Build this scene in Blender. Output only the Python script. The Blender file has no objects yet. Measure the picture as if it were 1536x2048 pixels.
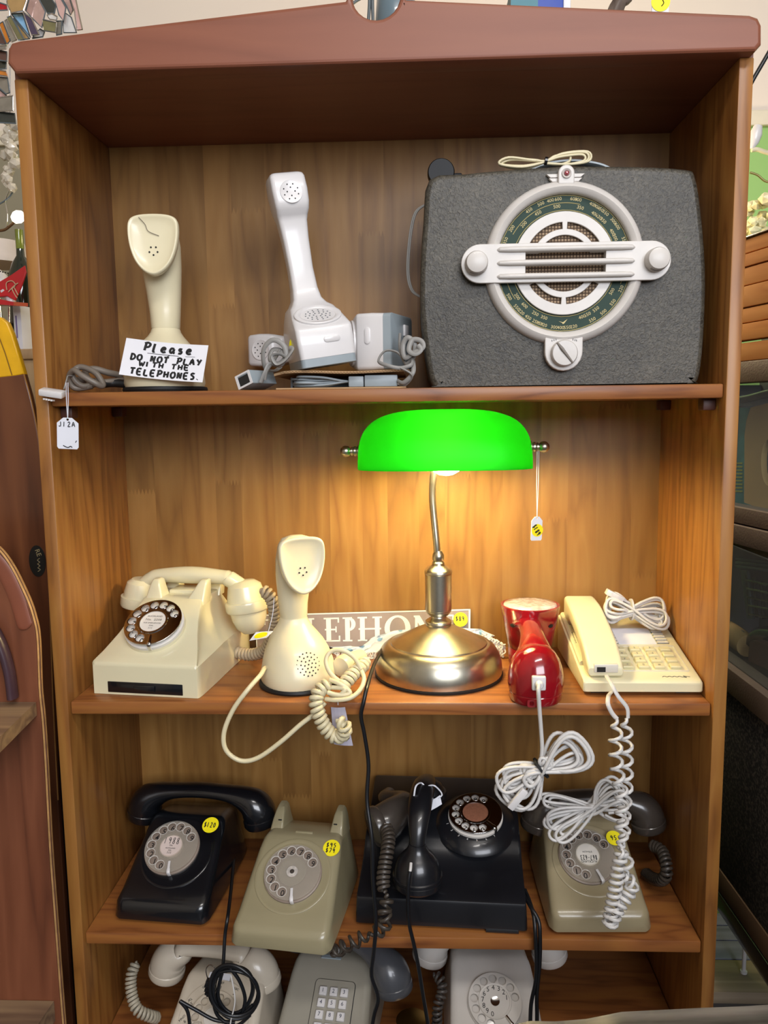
import bpy, bmesh, math, random
import numpy as np
from mathutils import Matrix, Vector, Euler
random.seed(7)
rng = np.random.RandomState(5)
SC = bpy.context.scene
COL = SC.collection
PI = math.pi
# ------------------------------------------------------------------ camera
CAM = np.array([0.0459, -1.0777, 0.2443]); ROT = (1.44433, 0.01244, 0.03955); FPX = 1608.5
cd = bpy.data.cameras.new('camera'); cam = bpy.data.objects.new('camera', cd); COL.objects.link(cam)
cam.location = CAM; cam.rotation_euler = ROT
cd.sensor_fit = 'VERTICAL'; cd.sensor_height = 36.0; cd.sensor_width = 27.0
cd.lens = FPX * 36.0 / 2048; cd.clip_start = 0.02
SC.camera = cam
RM = np.array(Euler(ROT, 'XYZ').to_matrix())
def at(u, v, y):                       # surveyed point: photograph pixel + real depth y -> metres
    d = RM @ np.array([(u - 768) / FPX, -(v - 1024) / FPX, -1.0]); return CAM + d * (y - CAM[1]) / d[1]
def atz(u, v, z):
    d = RM @ np.array([(u - 768) / FPX, -(v - 1024) / FPX, -1.0]); return CAM + d * (z - CAM[2]) / d[2]
# ------------------------------------------------------------------ light
SC.view_settings.view_transform = 'Standard'; SC.view_settings.look = 'None'
SC.view_settings.gamma = 1.0; SC.view_settings.use_curve_mapping = False
SC.view_settings.exposure = 0.30
wd = bpy.data.worlds.new('shop_daylight'); SC.world = wd; wd.use_nodes = True
bg = wd.node_tree.nodes['Background']; bg.inputs[0].default_value = (0.92, 0.93, 1.0, 1); bg.inputs[1].default_value = 0.12
def area(name, loc, target, sx, sy, power, col):
    l = bpy.data.lights.new(name, 'AREA'); l.shape = 'RECTANGLE'; l.size = sx; l.size_y = sy; l.energy = power; l.color = col
    o = bpy.data.objects.new(name, l); COL.objects.link(o); o.location = loc
    o.rotation_euler = (Vector(target) - Vector(loc)).to_track_quat('-Z', 'Y').to_euler(); return o
area('shop_window', (0.9, -3.2, 1.15), (0, 0, 0.2), 2.1, 1.2, 76, (0.90, 0.93, 1.0))
area('ceiling_tube_lamp', (0.45, -1.3, 1.70), (0.0, 0.0, 0.1), 1.2, 0.12, 14, (1.0, 0.96, 0.92))
gl0 = bpy.data.lights.new('added_board_light', 'POINT'); gl0.energy = 9; gl0.color = (1.0, 0.78, 0.5); gl0.shadow_soft_size = .08; go0 = bpy.data.objects.new('added_board_light', gl0); COL.objects.link(go0); go0.location = (.36, .64, .60)  # added warm light, hidden behind the bookcase, to brighten the cabinet boards
# ------------------------------------------------------------------ geometry helpers (all return (verts, faces))
def join(*gs):
    V = []; F = []
    for g in gs:
        n = len(V); V += [tuple(v) for v in g[0]]; F += [tuple(i + n for i in f) for f in g[1]]
    return V, F
def xf(g, M):
    M = np.array(M); V = np.array(g[0], float).reshape(-1, 3)
    return [tuple(v) for v in V @ M[:3, :3].T + M[:3, 3]], g[1]
def T(x, y, z): return Matrix.Translation((x, y, z))
def RX(a): return Matrix.Rotation(a, 4, 'X')
def RY(a): return Matrix.Rotation(a, 4, 'Y')
def RZ(a): return Matrix.Rotation(a, 4, 'Z')
def SCL(x, y, z): return Matrix.Diagonal((x, y, z, 1))
def R_(d): return math.radians(d)
def bm_geo(bm):
    bm.verts.index_update(); g = [tuple(v.co) for v in bm.verts], [tuple(v.index for v in f.verts) for f in bm.faces]; bm.free(); return g
def box(x0, x1, y0, y1, z0, z1, bev=0.0, seg=2):
    bm = bmesh.new(); bmesh.ops.create_cube(bm, size=1.0)
    for v in bm.verts:
        v.co = ((x0 + x1) / 2 + v.co.x * (x1 - x0), (y0 + y1) / 2 + v.co.y * (y1 - y0), (z0 + z1) / 2 + v.co.z * (z1 - z0))
    if bev > 0: bmesh.ops.bevel(bm, geom=list(bm.edges), offset=bev, segments=seg, profile=0.5, affect='EDGES')
    return bm_geo(bm)
def lathe(prof, n=40, cap=True):
    V = []; F = []; rings = []
    for r, z in prof:
        if r < 1e-6: rings.append([len(V)]); V.append((0, 0, z))
        else:
            rings.append(list(range(len(V), len(V) + n)))
            V += [(r * math.cos(2 * PI * i / n), r * math.sin(2 * PI * i / n), z) for i in range(n)]
    for a, b in zip(rings, rings[1:]):
        for i in range(n):
            j = (i + 1) % n
            if len(a) == 1 and len(b) == 1: continue
            if len(a) == 1: F.append((a[0], b[j], b[i]))
            elif len(b) == 1: F.append((a[i], a[j], b[0]))
            else: F.append((a[i], a[j], b[j], b[i]))
    if cap and len(rings[0]) > 1: F.append(tuple(reversed(rings[0])))
    if cap and len(rings[-1]) > 1: F.append(tuple(rings[-1]))
    return V, F
def cat(pts, k=6, closed=False):       # Catmull-Rom through points
    P = np.array([list(map(float, p)) for p in pts]); n = len(P); out = []
    for i in range(n if closed else n - 1):
        if closed: a, b, c, d = P[(i - 1) % n], P[i], P[(i + 1) % n], P[(i + 2) % n]
        else: a, b, c, d = P[max(i - 1, 0)], P[i], P[i + 1], P[min(i + 2, n - 1)]
        for j in range(k):
            t = j / k
            out.append(0.5 * (2 * b + (c - a) * t + (2 * a - 5 * b + 4 * c - d) * t * t + (3 * b - a - 3 * c + d) * t ** 3))
    if not closed: out.append(P[-1])
    return np.array(out)
def frames(P, up=None):
    P = np.array(P, float); n = len(P); Tn = np.gradient(P, axis=0); Tn /= np.linalg.norm(Tn, axis=1)[:, None] + 1e-12
    N = np.zeros_like(P)
    if up is not None:
        for i in range(n):
            v = np.array(up, float) - Tn[i] * np.dot(up, Tn[i]); N[i] = v / (np.linalg.norm(v) + 1e-9)
    else:
        v = np.array([0, 0, 1.0]) if abs(Tn[0][2]) < 0.9 else np.array([1.0, 0, 0])
        v = v - Tn[0] * v.dot(Tn[0]); N[0] = v / np.linalg.norm(v)
        for i in range(1, n):
            v = N[i - 1] - Tn[i] * N[i - 1].dot(Tn[i]); N[i] = v / (np.linalg.norm(v) + 1e-9)
    return Tn, N, np.cross(Tn, N)
def tube(P, r, n=8, closed=False, up=None, sq=0.0):   # r: number, list or list of (r_normal, r_side)
    P = np.array(P, float); m = len(P); Tn, N, B = frames(P, up)
    if closed:
        Tn = np.roll(P, -1, 0) - np.roll(P, 1, 0); Tn /= np.linalg.norm(Tn, axis=1)[:, None] + 1e-12
        B = np.cross(Tn, N)
    V = []; F = []
    for i in range(m):
        ri = r if np.isscalar(r) else r[i]
        ra, rb = (ri, ri) if np.isscalar(ri) else ri
        for k in range(n):
            a = 2 * PI * k / n; c, s = math.cos(a), math.sin(a)
            if sq: c, s = math.copysign(abs(c) ** sq, c), math.copysign(abs(s) ** sq, s)
            V.append(tuple(P[i] + N[i] * ra * c + B[i] * rb * s))
    for i in range(m if closed else m - 1):
        j = (i + 1) % m
        for k in range(n):
            l = (k + 1) % n; F.append((i * n + k, i * n + l, j * n + l, j * n + k))
    if not closed: F.append(tuple(range(n - 1, -1, -1))); F.append(tuple((m - 1) * n + k for k in range(n)))
    return V, F
def resample(P, n):
    P = np.array(P, float); s = np.r_[0, np.cumsum(np.linalg.norm(np.diff(P, axis=0), axis=1))]
    t = np.linspace(0, s[-1], n); return np.c_[[np.interp(t, s, P[:, k]) for k in range(3)]].T, s[-1]
def coil(P, R, r, pitch, n=6, per=10, flat=None):
    P = np.array(P, float); _, L = resample(P, 5); turns = max(2, int(L / pitch)); Q, L = resample(P, turns * per + 1)
    Tn, N, B = frames(Q); a = np.arange(len(Q)) * 2 * PI / per
    rr = np.full(len(Q), R); k = min(per, len(Q) // 4); rr[:k] *= np.linspace(.1, 1, k); rr[-k:] *= np.linspace(1, .1, k)
    H = Q + N * (rr * np.cos(a))[:, None] + B * (rr * np.sin(a))[:, None]
    return tube(H, r, n)
def loft(secs, cap=(True, True)):
    n = len(secs[0]); V = []; F = []
    for s in secs: V += [tuple(map(float, p)) for p in s]
    for i in range(len(secs) - 1):
        for k in range(n):
            l = (k + 1) % n; F.append((i * n + k, i * n + l, (i + 1) * n + l, (i + 1) * n + k))
    if cap[0]: F.append(tuple(range(n - 1, -1, -1)))
    if cap[1]: F.append(tuple((len(secs) - 1) * n + k for k in range(n)))
    return V, F
def rrect(w, h, r, k=4, cx=0, cy=0):   # rounded rectangle outline, counter-clockwise
    r = min(r, w / 2 - 1e-5, h / 2 - 1e-5); out = []
    for (sx, sy, a0) in ((1, -1, -90), (1, 1, 0), (-1, 1, 90), (-1, -1, 180)):
        for i in range(k + 1):
            a = R_(a0 + 90 * i / k); out.append((cx + sx * (w / 2 - r) + r * math.cos(a), cy + sy * (h / 2 - r) + r * math.sin(a)))
    return out
def circ(r, n=40, cx=0, cy=0, a0=0): return [(cx + r * math.cos(a0 + 2 * PI * i / n), cy + r * math.sin(a0 + 2 * PI * i / n)) for i in range(n)]
def plate(outer, holes=(), t=0.002, bev=0.0, z0=0.0):   # flat plate with holes, from z0 to z0+t
    c = bpy.data.curves.new('outline', 'CURVE'); c.dimensions = '2D'; c.fill_mode = 'BOTH'; c.extrude = max(t / 2 - bev, 1e-5)
    if bev: c.bevel_depth = bev; c.bevel_resolution = 2; c.offset = -bev
    for pts in [outer] + list(holes):
        s = c.splines.new('POLY'); s.points.add(len(pts) - 1); s.use_cyclic_u = True
        for p, q in zip(s.points, pts): p.co = (q[0], q[1], 0, 1)
    o = bpy.data.objects.new('outline', c); m = o.to_mesh()
    g = [(v.co.x, v.co.y, v.co.z + z0 + t / 2) for v in m.vertices], [tuple(p.vertices) for p in m.polygons]
    o.to_mesh_clear(); bpy.data.objects.remove(o); bpy.data.curves.remove(c); return g
def text(s, size, t=0.0003, z0=0.0, shear=0.0, sx=1.0, bold=0.0):
    c = bpy.data.curves.new('print', 'FONT'); c.body = s; c.size = size; c.align_x = 'CENTER'; c.align_y = 'CENTER'; c.extrude = t / 2; c.resolution_u = 2; c.shear = shear; c.offset = bold
    o = bpy.data.objects.new('print', c); m = o.to_mesh()
    g = [(v.co.x * sx, v.co.y, v.co.z + z0 + t / 2) for v in m.vertices], [tuple(p.vertices) for p in m.polygons]
    o.to_mesh_clear(); bpy.data.objects.remove(o); bpy.data.curves.remove(c); return g
def frame(o, x, up):                   # matrix: origin, local x direction, approximate local y
    x = Vector(x).normalized(); z = x.cross(Vector(up)).normalized(); y = z.cross(x)
    M = Matrix((x, y, z)).transposed().to_4x4(); M.translation = Vector(o); return M
# hand lettering: each glyph a set of polylines in a unit box
HG = {'P':[[(.1,0),(.2,1)],[(0,.9),(.4,1.05),(.75,.85),(.55,.5),(.15,.45)]],'l':[[(.2,1),(.1,.0),(.3,0)]],'e':[[(.05,.3),(.5,.4),(.4,.62),(.15,.55),(.05,.2),(.3,0),(.6,.1)]],
 'a':[[(.55,.55),(.2,.6),(.05,.25),(.25,0),(.5,.3),(.55,.55),(.5,.1),(.7,0)]],'s':[[(.5,.55),(.2,.6),(.15,.4),(.45,.25),(.35,0),(.05,.05)]],'D':[[(.15,0),(.2,1)],[(.05,.95),(.5,.95),(.8,.5),(.5,.05),(.05,0)]],
 'O':[[(.4,1),(.1,.7),(.1,.25),(.4,0),(.75,.3),(.7,.8),(.4,1)]],'N':[[(.1,0),(.15,1)],[(.15,1),(.6,.05)],[(.6,0),(.7,1)]],'T':[[(0,.95),(.8,1)],[(.4,.95),(.35,0)]],'L':[[(.15,1),(.1,.05),(.7,0)]],
 'A':[[(0,0),(.35,1),(.7,0)],[(.1,.4),(.6,.4)]],'Y':[[(.05,1),(.4,.5)],[(.75,1),(.3,0)]],'W':[[(0,1),(.2,0),(.4,.7),(.6,0),(.85,1)]],'I':[[(.2,1),(.2,0)]],'H':[[(.1,1),(.1,0)],[(.7,1),(.65,0)],[(.1,.5),(.7,.5)]],
 'E':[[(.7,1),(.1,.95),(.1,.05),(.7,0)],[(.1,.5),(.6,.52)]],'S':[[(.7,.9),(.35,1),(.15,.75),(.6,.4),(.5,.05),(.1,.05)]],'.':[[(.1,0),(.18,.08)]],' ':[],'J':[[(.5,1),(.5,.1),(.05,.1)]],
 '$':[[(.6,.85),(.2,.85),(.15,.6),(.6,.4),(.5,.15),(.05,.15)],[(.35,1.1),(.3,-.1)]],'1':[[(.25,1),(.2,0)]],'2':[[(.1,.8),(.35,1),(.6,.75),(.1,0),(.7,.05)]],'0':[[(.4,1),(.1,.5),(.35,0),(.7,.5),(.4,1)]],
 '3':[[(.1,.95),(.5,1),(.55,.7),(.3,.55),(.6,.3),(.4,0),(.05,.1)]],'5':[[(.6,1),(.2,.95),(.15,.6),(.5,.55),(.55,.15),(.1,0)]],'7':[[(.05,.95),(.65,1),(.25,0)]],'8':[[(.4,.5),(.15,.75),(.4,1),(.6,.75),(.15,.25),(.4,0),(.65,.25),(.4,.5)]],
 '9':[[(.6,.8),(.35,1),(.1,.75),(.35,.5),(.6,.8),(.5,0)]],'6':[[(.55,1),(.15,.5),(.15,.15),(.4,0),(.6,.25),(.4,.5),(.15,.35)]],'4':[[(.45,1),(.05,.4),(.7,.4)],[(.5,.7),(.5,0)]],'-':[[(.1,.5),(.6,.5)]],
 'R':[[(.1,0),(.15,1)],[(.15,1),(.6,.9),(.5,.55),(.15,.5),(.7,0)]],'f':[[(.5,1),(.3,1),(.25,0)],[(.05,.6),(.5,.6)]]}
def hand(s, w, h, x=0, y=0, pen=0.0006, adv=None, z0=0.0002):   # centred line of hand lettering, flat ribbon strokes
    adv = adv or w / max(len(s), 1); gs = []; x0 = x - adv * len(s) / 2
    for i, ch in enumerate(s):
        for pl in HG.get(ch, []):
            P = np.array([(x0 + adv * (i + p[0] * .9), y - h / 2 + p[1] * h, z0) for p in pl])
            P = cat(P, 3) if len(P) > 2 else P
            gs.append(tube(P, [(pen * .25, pen)] * len(P), 6, up=(0, 0, 1)))
    return join(*gs)
# ------------------------------------------------------------------ objects
ROOTS = {}
def tag(o, label=None, cat_=None, group=None, kind=None):
    if label: o['label'] = label
    if cat_: o['category'] = cat_
    if group: o['group'] = group
    if kind: o['kind'] = kind
    return o
def root(name, loc, rz=0.0, label=None, cat_=None, group=None, rot=None):
    o = bpy.data.objects.new(name, None); COL.objects.link(o); o.empty_display_size = 0.02
    loc = (loc[0], loc[1], loc[2] + .0005); o.location = loc; o.rotation_euler = rot if rot else (0, 0, rz)
    ROOTS[o.name] = Matrix.Translation(Vector(loc)) @ Euler(o.rotation_euler).to_matrix().to_4x4()
    return tag(o, label, cat_, group)
def wroot(o):
    while o.parent: o = o.parent
    return ROOTS.get(o.name, Matrix())
def mesh(name, g, mat, smooth=35):
    m = bpy.data.meshes.new(name); m.from_pydata([tuple(v) for v in g[0]], [], g[1])
    if mat: m.materials.append(mat)
    if smooth:
        m.polygons.foreach_set('use_smooth', [True] * len(m.polygons)); m.set_sharp_from_angle(angle=R_(smooth))
    m.update(); return m
def part(name, g, mat, parent=None, smooth=35, world=False, label=None, kind=None):
    if world and parent: g = xf(g, wroot(parent).inverted())
    o = bpy.data.objects.new(name, mesh(name, g, mat, smooth)); COL.objects.link(o)
    if parent: o.parent = parent
    return tag(o, label, None, None, kind)
# ------------------------------------------------------------------ materials
def lin(h):
    if isinstance(h, str):
        h = h.lstrip('#'); v = [int(h[i:i + 2], 16) / 255 for i in (0, 2, 4)]
    else: v = list(h)
    return tuple((c / 12.92 if c <= 0.04045 else ((c + 0.055) / 1.055) ** 2.4) for c in v) + (1,)
def newmat(name):
    m = bpy.data.materials.new(name); m.use_nodes = True; nt = m.node_tree; return m, nt, nt.nodes['Principled BSDF']
def N(nt, t, **k):
    n = nt.nodes.new(t)
    for a, b in k.items(): setattr(n, a, b)
    return n
def plain(name, col, rough=0.4, metal=0.0, var=0.06, vscale=18, bump=0.0, bscale=200, coat=0.0, spec=0.5, aniso=0.0):
    m, nt, b = newmat(name); c = lin(col); L = nt.links.new
    tc = N(nt, 'ShaderNodeTexCoord'); no = N(nt, 'ShaderNodeTexNoise'); no.inputs['Scale'].default_value = vscale; no.inputs['Detail'].default_value = 5
    L(tc.outputs['Object'], no.inputs['Vector'])
    rp = N(nt, 'ShaderNodeValToRGB'); rp.color_ramp.elements[0].position = .3; rp.color_ramp.elements[1].position = .7
    rp.color_ramp.elements[0].color = tuple(x * (1 - var) for x in c[:3]) + (1,); rp.color_ramp.elements[1].color = tuple(min(1, x * (1 + var)) for x in c[:3]) + (1,)
    L(no.outputs['Fac'], rp.inputs['Fac']); L(rp.outputs['Color'], b.inputs['Base Color'])
    b.inputs['Roughness'].default_value = rough; b.inputs['Metallic'].default_value = metal
    b.inputs['Specular IOR Level'].default_value = spec; b.inputs['Coat Weight'].default_value = coat; b.inputs['Coat Roughness'].default_value = .08
    if bump:
        n2 = N(nt, 'ShaderNodeTexNoise'); n2.inputs['Scale'].default_value = bscale; n2.inputs['Detail'].default_value = 3
        L(tc.outputs['Object'], n2.inputs['Vector']); bp = N(nt, 'ShaderNodeBump'); bp.inputs['Strength'].default_value = bump; bp.inputs['Distance'].default_value = .002
        L(n2.outputs['Fac'], bp.inputs['Height']); L(bp.outputs['Normal'], b.inputs['Normal'])
    return m
def wood(name, dark, mid, light, axis='z', fine=1.0, rough=0.42, contrast=1.0, rnd=True, coat=0.15, tone=0.3):
    m, nt, b = newmat(name); L = nt.links.new
    tc = N(nt, 'ShaderNodeTexCoord'); oi = N(nt, 'ShaderNodeObjectInfo')
    off = N(nt, 'ShaderNodeVectorMath', operation='SCALE'); off.inputs[0].default_value = (13.7, 7.3, 29.1)
    if rnd: L(oi.outputs['Random'], off.inputs['Scale'])
    else: off.inputs['Scale'].default_value = .37
    ad = N(nt, 'ShaderNodeVectorMath', operation='ADD'); L(tc.outputs['Object'], ad.inputs[0]); L(off.outputs[0], ad.inputs[1])
    mp = N(nt, 'ShaderNodeMapping'); s = {'x': (1, 9, 9), 'y': (9, 1, 9), 'z': (9, 9, 1)}[axis]
    mp.inputs['Scale'].default_value = tuple(v * fine for v in s); L(ad.outputs[0], mp.inputs['Vector'])
    n1 = N(nt, 'ShaderNodeTexNoise'); n1.inputs['Scale'].default_value = 1.6; n1.inputs['Detail'].default_value = 2; n1.inputs['Distortion'].default_value = .3; L(mp.outputs[0], n1.inputs['Vector'])
    mul = N(nt, 'ShaderNodeMath', operation='MULTIPLY'); mul.inputs[1].default_value = 11.0; L(n1.outputs['Fac'], mul.inputs[0])
    fr = N(nt, 'ShaderNodeMath', operation='PINGPONG'); fr.inputs[1].default_value = 1.0; L(mul.outputs[0], fr.inputs[0])     # growth rings as contour lines of a stretched noise
    n2 = N(nt, 'ShaderNodeTexNoise'); n2.inputs['Scale'].default_value = 14; n2.inputs['Detail'].default_value = 4; L(mp.outputs[0], n2.inputs['Vector'])
    mx = N(nt, 'ShaderNodeMath', operation='MULTIPLY_ADD'); mx.inputs[1].default_value = .45; L(n2.outputs['Fac'], mx.inputs[0])
    m5 = N(nt, 'ShaderNodeMath', operation='MULTIPLY'); m5.inputs[1].default_value = .6; L(fr.outputs[0], m5.inputs[0]); L(m5.outputs[0], mx.inputs[2])
    rp = N(nt, 'ShaderNodeValToRGB'); e = rp.color_ramp.elements; k = .22 / max(contrast, .05)
    e[0].position = max(0, .5 - 2 * k * 1.0); e[0].color = lin(dark); e[1].position = min(1, .5 + 2 * k); e[1].color = lin(light)
    q = e.new(.45); q.color = lin(mid); L(mx.outputs[0], rp.inputs['Fac'])
    hv = N(nt, 'ShaderNodeHueSaturation'); L(rp.outputs['Color'], hv.inputs['Color'])
    if rnd:
        mr = N(nt, 'ShaderNodeMapRange'); mr.inputs[3].default_value = 1 - tone; mr.inputs[4].default_value = 1 + tone * .6; L(oi.outputs['Random'], mr.inputs[0]); L(mr.outputs[0], hv.inputs['Value'])
    L(hv.outputs['Color'], b.inputs['Base Color'])
    b.inputs['Roughness'].default_value = rough; b.inputs['Coat Weight'].default_value = coat; b.inputs['Coat Roughness'].default_value = .25; b.inputs['Specular IOR Level'].default_value = .35
    bp = N(nt, 'ShaderNodeBump'); bp.inputs['Strength'].default_value = .12; bp.inputs['Distance'].default_value = .001; L(n2.outputs['Fac'], bp.inputs['Height']); L(bp.outputs['Normal'], b.inputs['Normal'])
    return m
def emit(name, col, s):
    m, nt, b = newmat(name); b.inputs['Base Color'].default_value = lin(col); b.inputs['Emission Color'].default_value = lin(col); b.inputs['Emission Strength'].default_value = s; return m
def clear(name, col='#ffffff', mixf=0.25, rough=0.1):
    m, nt, b = newmat(name); L = nt.links.new; tr = N(nt, 'ShaderNodeBsdfTransparent'); tr.inputs[0].default_value = lin(col)
    b.inputs['Base Color'].default_value = lin(col); b.inputs['Roughness'].default_value = rough
    ms = N(nt, 'ShaderNodeMixShader'); ms.inputs[0].default_value = mixf; L(tr.outputs[0], ms.inputs[1]); L(b.outputs[0], ms.inputs[2]); L(ms.outputs[0], nt.nodes['Material Output'].inputs[0]); return m
m_stave = wood('stained_pine_staves', '#765026', '#8c6432', '#9a723e', 'z', 1.0, tone=.14, coat=.06, contrast=.8)
m_side = wood('stained_pine_upright', '#6c421d', '#8d5c2a', '#9c6c34', 'z', 1.3, tone=.05)
m_shelf = wood('stained_pine_shelf', '#66391d', '#8c562c', '#98622f', 'x', 1.5, tone=.06)
m_pedi = wood('red_brown_veneer', '#744330', '#7f4b37', '#85503a', 'x', .8, rough=.5, contrast=.5, tone=.02)
m_peg = plain('dark_brown_peg', '#4c2a20', .5)
m_white = plain('white_plastic', '#d2cfce', .3, var=.03, coat=.2)
m_cream = plain('cream_plastic', '#d9cfae', .3, var=.04, coat=.15, vscale=10)
m_ivory = plain('aged_ivory_plastic', '#d6ceac', .25, var=.05, coat=.4, vscale=8)
m_black = plain('black_plastic', '#101216', .22, var=.1, coat=.5)
m_bake = plain('dusty_black_bakelite', '#15161a', .3, var=.25, vscale=9, coat=.3)
m_rubber = plain('black_rubber', '#0c0d0f', .55)
m_hole = plain('dark_hole', '#1c1a18', .8)
m_ink = plain('black_marker_ink', '#0e0e10', .6)
m_paper = plain('white_paper', '#d9d9de', .8, var=.03)
m_card = plain('white_tag_card', '#d8dae2', .75, var=.03)
m_yel = plain('yellow_price_sticker', '#f2e200', .6, var=.02)
m_chrome = plain('chrome', '#c9c7c6', .12, metal=1, var=.05)
m_steel = plain('brushed_nickel', '#bdb8a6', .3, metal=1, var=.12, vscale=40)
m_grey = plain('grey_plastic', '#8d979c', .4, var=.06)
m_dgrey = plain('dark_grey_plastic', '#565e62', .4, var=.08)
m_greycord = plain('grey_cord', '#8a8884', .5)
m_brncord = plain('brown_grey_cord', '#6f665c', .45, var=.15)
m_whitecord = plain('white_cord', '#c9c6c2', .4, var=.05)
m_creamcord = plain('cream_cord', '#d3c8a4', .4, var=.08)
m_blkcord = plain('black_cord', '#101216', .35)
# ------------------------------------------------------------------ measures of the bookcase
XL, XR, PW, D, SB, TH = -0.45, 0.45, 0.0184, 0.2763, 0.0066, 0.0187
Z1, Z2, Z3, Z4, ZT, ZF = 0.2728, -0.1631, -0.5181, -0.725, 0.6726, -1.15
# ------------------------------------------------------------------ room
def struct(name, g, m, smooth=0): return tag(part(name, g, m, None, smooth), kind='structure')
mw, nt, b = newmat('cream_wall_paint'); L = nt.links.new
tc = N(nt, 'ShaderNodeTexCoord'); sp = N(nt, 'ShaderNodeSeparateXYZ'); L(tc.outputs['Object'], sp.inputs[0])
no = N(nt, 'ShaderNodeTexNoise'); no.inputs['Scale'].default_value = 3; L(tc.outputs['Object'], no.inputs['Vector'])
rp = N(nt, 'ShaderNodeValToRGB'); rp.color_ramp.elements[0].color = lin('#ddcfc2'); rp.color_ramp.elements[1].color = lin('#e4d9c8'); L(no.outputs['Fac'], rp.inputs['Fac'])
gt = N(nt, 'ShaderNodeMath', operation='GREATER_THAN'); gt.inputs[1].default_value = 0.925; L(sp.outputs['Z'], gt.inputs[0])
gx = N(nt, 'ShaderNodeMath', operation='GREATER_THAN'); gx.inputs[1].default_value = .1; L(sp.outputs['X'], gx.inputs[0]); mg = N(nt, 'ShaderNodeMix', data_type='RGBA'); mg.inputs['A'].default_value = lin('#8e8770'); mg.inputs['B'].default_value = lin('#8fb86c'); L(gx.outputs[0], mg.inputs['Factor'])
mx = N(nt, 'ShaderNodeMix', data_type='RGBA'); L(mg.outputs['Result'], mx.inputs['A']); L(gt.outputs[0], mx.inputs['Factor']); L(rp.outputs['Color'], mx.inputs['B']); L(mx.outputs['Result'], b.inputs['Base Color']); b.inputs['Roughness'].default_value = .8
struct('wall_back', box(-3, 3, 1.0, 1.05, ZF, 1.75), mw)
struct('trim_1', box(-3, 3, .985, .9995, .91, .945, .003), plain('cream_trim_paint', '#d8cfb8', .6))
struct('floor', box(-3, 3, -3.6, 1.05, ZF - .05, ZF - .001), plain('dark_floor', '#3a332e', .5, var=.2))
struct('shade_wall_left', box(-1.40, -1.35, -3.6, .984, ZF, 1.7495), plain('beige_wall_paint', '#a89a86', .8))  # unseen wall added to cut ambient light from the left
struct('ceiling', box(-3, 3, -3.6, 1.05, 1.75, 1.80), plain('ceiling_paint', '#e6ded6', .9))
# ------------------------------------------------------------------ bookcase
bk = root('bookcase', (0, D / 2, ZF), 0, 'tall brown pine bookcase with arched top filled with old telephones', 'bookcase')
def bpart(n, g, m, sm=30, p=None, **k): return part(n, g, m, p or bk, sm, world=True, **k)
for s in (-1, 1):
    x0, x1 = (XL - PW, XL) if s < 0 else (XR, XR + PW)
    bpart('side_panel', box(x0, x1, 0, D + .012, ZF, ZT, .0022), m_side)
bpart('top_panel', box(XL - PW, XR + PW, .004, D + .012, ZT, ZT + .018), m_pedi)
y = -0.018
pts = [at(u, v, y) for u, v in ((30, 137), (14, 126), (15, 98), (22, 85), (40, 80), (692, 3))]
c0 = at(752, -14, y); r0 = abs(at(801, -14, y)[0] - c0[0])
ol = [(p[0], p[2]) for p in pts]
ol = ol[:-1] + [(c0[0] - r0 - .008, at(692, 1, y)[2])]
ol += [(c0[0] - r0, c0[2] + .006)] + [(c0[0] + r0 * math.cos(R_(a)), c0[2] + r0 * math.sin(R_(a))) for a in range(180, 361, 15)] + [(c0[0] + r0, c0[2] + .006)]
ol += [(p[0], p[2]) for p in (at(812, -2, y), at(1500, 29, y), at(1517, 35, y), at(1524, 50, y), at(1524, 88, y), at(1512, 96, y))]
zb = ZT - .0005; ol[0] = (ol[0][0], zb); ol[-1] = (ol[-1][0], zb)
bpart('pediment', xf(plate(ol[::-1], (), .040, .005), T(0, .0215, 0) @ RX(PI / 2)), m_pedi)
for z in (Z1, Z2, Z3, Z4):
    bpart('shelf', box(XL + .0005, XR - .0005, SB, D - .002, z - TH, z, .0025), m_shelf)
for x in (XL + .009, XR - .009):
    for yy in (.032, .225): bpart('shelf_peg', box(x - .0085, x + .0085, yy, yy + .022, Z1 - TH - .016, Z1 - TH - .0002, .002), m_peg)
bp = bpart('back_panel', box(XL - PW, XR + PW, D + .008, D + .013, ZF, ZT), m_peg, 0)
xs = [XL - .002]
while xs[-1] < XR: xs.append(xs[-1] + random.uniform(.042, .068))
xs[-1] = XR + .002
for i in range(len(xs) - 1):                       # laminated pine staves, finger-jointed end to end
    a, b_ = xs[i], xs[i + 1]; z = ZF + random.uniform(.05, .4); zs = [ZF]
    while z < ZT - .06: zs.append(z); z += random.uniform(.25, .62)
    zs.append(ZT)
    nf = 8
    def edge(zz, flat):
        if flat: return [(a, zz), (b_, zz)]
        return [(a + (b_ - a) * k / (2 * nf), zz + (.0055 if k % 2 else -.0055)) for k in range(2 * nf + 1)]
    for j in range(len(zs) - 1):
        lo, hi = edge(zs[j], j == 0), edge(zs[j + 1], j == len(zs) - 2)
        ring = [(p[0], p[1]) for p in lo] + [(p[0], p[1]) for p in hi[::-1]]
        n = len(ring); yf = D + random.uniform(0, .0004)
        g = [(x, yf, zz) for x, zz in ring] + [(x, D + .008, zz) for x, zz in ring], [tuple(range(n))] + [(k, k + n, (k + 1) % n + n, (k + 1) % n) for k in range(n)]
        bpart('stave', g, m_stave, 0, bp)
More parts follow.
